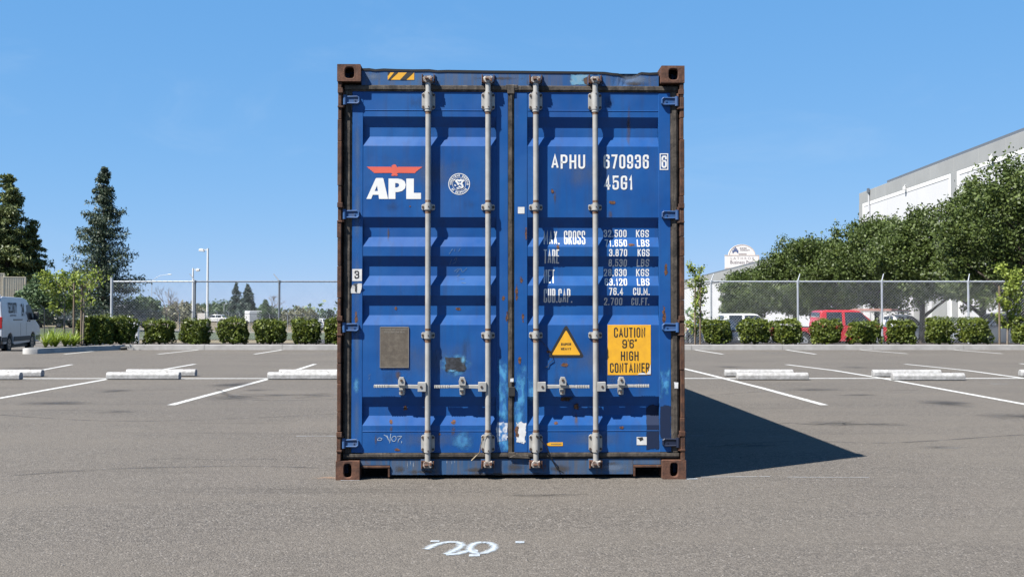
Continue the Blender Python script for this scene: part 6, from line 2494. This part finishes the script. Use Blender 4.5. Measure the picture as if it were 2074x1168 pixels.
def box_trailer():
    x, y, z = place(226, 126)
    root = thing("box_trailer", "long pale box trailer behind the redwood trunk", "trailer", (x, y, z), R(6))
    mb = MB()
    mb.box(-3.0, 2.4, -1.25, 1.25, 1.0, 2.55)
    mb.build("box", "car_silver", root, .03)
    for i in range(5):
        mb = MB()
        mb.box(-2.8 + i * 1.14, -2.76 + i * 1.14, -1.27, -1.252, 1.05, 2.5)
        mb.build("rib", "car_white", root)
    mb = MB()
    mb.box(-2.9, 2.3, -.6, .6, .7, .98)
    mb.box(1.8, 1.95, -.8, .8, 0, .7)
    mb.build("chassis", "trim", root)
    wheels(root, (-2.3, -1.1), 1.0, .5, .3)
box_trailer()

def van():
    # right rear corner at photo x 4, nose at x 80
    a, b = at(4, 700, 45.0), at(81, 700, 50.6)
    rz = math.atan2(b.y - a.y, b.x - a.x)
    gx = H(-20, 47.5)
    root = thing("security_van", "white high-roof security van parked at the photo's left edge", "van", (a.x, a.y, gx), rz)
    L, W, HT, r = 5.75, 2.02, 2.36, .36
    # x forward, right side at y = 0, body to +y (left)
    xr, xf = 1.12, 4.52
    hwc = W / 2
    hw = lambda z: hwc * (1 - .10 * max(0, (z - 1.25) / (HT - 1.25)) ** 1.3 - .03 * max(0, (.6 - z) / .6))
    prof = [(0.02, .50), (0, .9), (.04, HT - .25), (.16, HT - .04), (.4, HT), (3.2, HT - .02), (3.75, HT - .10), (4.15, HT - .38), (4.86, 1.42), (5.1, 1.25), (5.55, 1.06), (5.72, .82), (5.75, .5), (5.68, .34)]
    prof += arch(xf, r, r + .10) + [(xr + r + .3, .30)] + arch(xr, r, r + .10) + [(.3, .36)]
    inner = thing("van_body_frame", "", "")
    bpy.data.objects.remove(inner)
    def P(o):
        o.location = Vector((0, hwc, 0))
        return o
    P(shell(prof, hw, [.62, .95, 1.25, 1.6, 2.0], "body", "van_white", root, .06, 3))
    before = set(root.children)
    panes(root, [[(3.70, 1.36), (4.78, 1.36), (4.22, 1.99), (3.98, 2.06), (3.60, 2.02), (3.58, 1.62)]], hw,
          [[(4.87, -hw(1.45) * .92, 1.45), (4.87, hw(1.45) * .92, 1.45), (4.185, hw(1.95) * .9, 1.98), (4.185, -hw(1.95) * .9, 1.98)],
           [(-.003 + .02, -.75, 1.35), (-.003 + .02, .75, 1.35), (.032, .72, 1.95), (.032, -.72, 1.95)]])
    for c in root.children:
        if c.name.split(".")[0] == "window":
            c.data.materials[0] = M["glass_black"]
    for s_ in (-1, 1):
        mb = MB()
        for x0, x1 in ((xr + r + .12, xf - r - .12), (0.02, xr - r - .12), (xf + r + .12, L - .12)):
            mb.box(x0, x1, s_ * (hw(.6) - .02), s_ * (hw(.6) + .018), .46, .66)
        mb.build("side_trim", "trim", root, .01)
        mb = MB()
        mb.box(-.02, .10, s_ * (hwc - .16), s_ * (hwc - .005), 1.02, 1.50)
        mb.build("tail_lamp", "lamp_red", root, .015)
        mb = MB()
        mb.box(4.42, 4.58, s_ * (hwc + .02), s_ * (hwc + .24), 1.36, 1.72)
        mb.box(4.40, 4.54, s_ * (hwc - .06), s_ * (hwc + .04), 1.36, 1.46)
        mb.build("mirror", "trim", root, .04)
        mb = MB()
        mb.box(5.30, 5.66, s_ * (hwc - .40), s_ * (hwc - .06), .86, 1.04)
        mb.build("headlight", "lamp_clear", root, .04)
        mb = MB()
        mb.box(3.55, 3.72, s_ * (hw(1.3) - .01), s_ * (hw(1.3) + .025), 1.30, 1.35)
        mb.box(3.86, 4.02, s_ * (hw(1.3) - .01), s_ * (hw(1.3) + .025), 1.28, 1.33)
        mb.build("door_handle", "trim", root)
        mb = MB()
        mb.box(1.55, 2.85, s_ * (hw(1.38) - .01), s_ * (hw(1.38) + .014), 1.36, 1.40)
        mb.build("slide_rail", "trim", root)
        mb = MB()
        for x in (2.02 + .55, 3.45):
            mb.box(x, x + .02, s_ * (hw(1.2) - .02), s_ * (hw(1.2) + .003), .70, 1.24)
        mb.build("door_seam", "car_grey", root)
    mb = MB()
    mb.box(-.14, .04, -hwc + .03, hwc - .03, .34, .72)
    mb.build("rear_bumper", "trim", root, .04)
    mb = MB()
    mb.box(L - .10, L + .05, -hwc + .05, hwc - .05, .34, .78)
    mb.build("front_bumper", "trim", root, .05)
    mb = MB()
    mb.box(.3, L - .3, -hwc + .14, hwc - .14, .18, .45)
    mb.build("chassis", "trim", root)
    # the roof edge bar over the rear doors
    mb = MB()
    mb.box(-.03, .45, -hwc + .18, hwc - .18, HT + .005, HT + .055)
    mb.build("roof_spoiler", "car_white", root, .02)
    wheels(root, (xr, xf), hwc - .16, r, .24, "car_grey")
    # lettering on the right flank (y = -half width)
    def side_text(body, x, z, size, sx, bold):
        t = text_mesh("lettering", body, size, "sign_text" if size < .3 else "trim", root, (x, -hw(z) - .012, z), (math.pi / 2 - .06, 0, 0), sx, bold)
        return t
    side_text("SECURITY", 1.55, 1.86, .62, .44, .014)
    side_text("SECURITY PATROL", 1.55, 1.56, .13, .8, .003)
    side_text("24", 2.98, 1.78, .74, .56, .018)
    side_text("HR", 3.50, 1.66, .22, .7, .006)
    for c in root.children:
        if c.name.split(".")[0] != "body":
            c.location = c.location + Vector((0, hwc, 0))
van()

# ================================================================== TAN CONTAINERS, LAMPS, SMALL THINGS
def tan_box(label, px_r, D, z, L=6.06, rz=0.0, side="end"):
    x = at(px_r, 600, D).x
    root = thing("storage_container", label, "container", (x, D, z), rz, "tan storage containers stacked behind the van")
    w, h = 2.44, 2.895
    for s_ in (0, 1):
        mb = MB()
        xx = -w * s_
        sg = 1 if s_ == 0 else -1
        y = .1
        while y < L - .25:
            mb.add([(xx, y, .15), (xx, y + .08, .15), (xx, y + .08, h - .1), (xx, y, h - .1)], [(0, 1, 2, 3)])
            mb.add([(xx - sg * .04, y + .12, .15), (xx - sg * .04, y + .20, .15), (xx - sg * .04, y + .20, h - .1), (xx - sg * .04, y + .12, h - .1)], [(0, 1, 2, 3)])
            mb.add([(xx, y + .08, .15), (xx - sg * .04, y + .12, .15), (xx - sg * .04, y + .12, h - .1), (xx, y + .08, h - .1)], [(0, 1, 2, 3)])
            mb.add([(xx - sg * .04, y + .20, .15), (xx, y + .24, .15), (xx, y + .24, h - .1), (xx - sg * .04, y + .20, h - .1)], [(0, 1, 2, 3)])
            y += .24
        mb.build("side_panel", "tan", root)
    for y0, y1 in ((0.02, .06), (L - .06, L - .02)):
        mb = MB()
        xx = -w + .1
        while xx < -.12:
            mb.box(xx, xx + .12, y0, y1, .15, h - .1)
            mb.box(xx + .121, xx + .239, y0 + .03, y1 + .03, .15, h - .1)
            xx += .24
        mb.build("end_panel", "tan", root)
    mb = MB()
    for xx in (-w, -.12):
        for yy in (0, L - .12):
            mb.box(xx, xx + .12, yy, yy + .12, 0, h)
    for zz in (.02, h - .12):
        mb.box(-w + .121, -.121, 0.005, .10, zz, zz + .11)
        mb.box(-w + .121, -.121, L - .10, L - .005, zz, zz + .11)
        for xx in (-w + .005, -.105):
            mb.box(xx, xx + .10, .121, L - .121, zz, zz + .11)
    mb.build("frame", "tan", root, .01)
    mb = MB()
    mb.box(-w + .05, -.05, .05, L - .05, h - .08, h - .03)
    mb.build("roof", "tan", root)
    return root
gz = H(-60, 125) + .02
tan_box("tan container standing on the ground behind the van's windscreen", 70, 125, gz, rz=R(23.5))
tan_box("upper tan container with the sunlit doors behind the van", 52, 125.3, gz + 2.90, rz=R(24.2))
tan_box("upper tan container cut off by the photo's left edge", 9, 124.5, gz + 3.30, rz=R(25))
tan_box("lower tan container at the photo's left edge hidden by the van", 18, 124.6, gz + .40, rz=R(25))

for k_, (px, lab) in enumerate(((10, "timber bearer under the left container stack, nearer one"), (12, "timber bearer under the left container stack, farther one"))):
    x_ = at(px, 600, 124.6).x
    mb = MB()
    mb.box(-2.6, .3, -.2, .2, 0, .39)
    o = mb.build("timber_bearer", "stake", None, .02, loc=(x_, 125.6 + k_ * 4.0, gz))
    o.rotation_euler = (0, 0, R(25))
    tag(o, lab, "timber", "bearers under the container stack")

def lamp_post(name, label, px, py_top, D, arm, head=.9, style="box", th=.10, mat="pole_white"):
    t = at(px, py_top, D)
    z0 = H(t.x, D)
    h = t.z - z0
    root = thing(name, label, "lamp post", (t.x, D, z0))
    mb = MB()
    mb.tube((0, 0, 0), (0, 0, h), th, th * .8, n=10)
    mb.tube((0, 0, 0), (0, 0, .35), th * 2.2, n=12)
    mb.build("pole", mat, root)
    if style == "box":
        s_ = 1 if arm > 0 else -1
        mb = MB()
        mb.box(0, s_ * .5, -.05, .05, h - .22, h - .12)
        mb.build("arm", "pole_white", root)
        mb = MB()
        o = [(s_ * .4, h - .42), (s_ * abs(arm), h - .34), (s_ * abs(arm), h - .12), (s_ * (abs(arm) - .2), h - .02), (s_ * .5, h - .06)]
        if s_ < 0: o = o[::-1]
        mb.prism(o, -.22, .22)
        mb.build("lamp_head", "pole_white", root, .03)
    else:
        mb = MB()
        mb.path([(0, 0, h - .05), (arm * .45, 0, h + abs(arm) * .28), (arm, 0, h + abs(arm) * .36)], [.04, .032, .026], 8)
        mb.build("arm", mat, root)
        mb = MB()
        zz = h + abs(arm) * .36
        mb.prism([(arm * .90, zz - .08), (arm * 1.12, zz - .09), (arm * 1.16, zz), (arm * 1.05, zz + .08), (arm * .92, zz + .04)], -.12, .12)
        mb.build("lamp_head", "pole_white", root, .03)
    return root
lp = lamp_post("lamp_post", "tall white lamp post with its head pointing left", 421, 503, 131, -1.05, th=.15)
mb = MB()
mb.box(-1.15, -.20, -.19, -.17, 1.05, 1.95)
mb.build("notice_board", "sign_cream", lp)
lamp_post("lamp_post", "shorter white lamp post with its head pointing right", 391, 543, 138, .85, th=.13)
lamp_post("street_lamp", "thin grey street lamp with a long raised arm", 307.5, 568, 176, 2.8, style="arm", th=.05, mat="galv_pipe")
lamp_post("street_lamp", "thin pole in the field left of the pointed conifers", 454, 617, 190, .5, style="arm", th=.07, mat="galv_pipe")
# white utility box and two bollards in the gap between the shrubs
x, y, z = place(274, 62)
root = thing("utility_box", "white utility pillar in the gap between two shrubs", "utility box", (x, y, z))
mb = MB()
mb.box(-.20, .20, -.15, .15, 0, 1.42)
mb.build("cabinet", "car_white", root, .02)
mb = MB()
mb.box(-.23, .23, -.18, .18, 1.421, 1.47)
mb.build("lid", "car_silver", root, .01)
for px, lab in ((258, "white bollard farther left of the two beyond the fence"), (263.5, "white bollard on the right of the two beyond the fence")):
    x, y, z = place(px, 100)
    mb = MB()
    mb.tube((0, 0, 0), (0, 0, 1.55), .09, n=10)
    mb.tube((0, 0, 1.55), (0, 0, 1.62), .09, .03, n=10)
    o = mb.build("bollard", "car_white", None, loc=(x, y, z))
    tag(o, lab, "bollard", "white bollards beyond the fence")
# loose stones on the asphalt
M["pebble"] = plain("pebble", (.20, .18, .165), .9, var=.2, scale=20)
rnp = random.Random(3)
P0 = []
mbs = MB()
for k in range(230):
    px, py = rnp.uniform(-30, 2100), 720 + 448 * rnp.random() ** .7
    if 660 < px < 1420 and py < 985: continue
    g = gnd(px, py)
    s_ = rnp.uniform(.004, .011)
    a = rnp.uniform(0, 3)
    vs = [(g.x + s_ * math.cos(a + t) * rnp.uniform(.7, 1.3), g.y + s_ * math.sin(a + t) * rnp.uniform(.7, 1.3), 0.0005) for t in (0, 1.57, 3.14, 4.71)]
    vs.append((g.x, g.y, s_ * rnp.uniform(.7, 1.2)))
    mbs.add(vs, [(0, 1, 4), (1, 2, 4), (2, 3, 4), (3, 0, 4)])
o = mbs.build("loose_grit", "pebble")
o["kind"] = "stuff"
o["label"] = "scattered grit on the asphalt"
o["category"] = "grit"
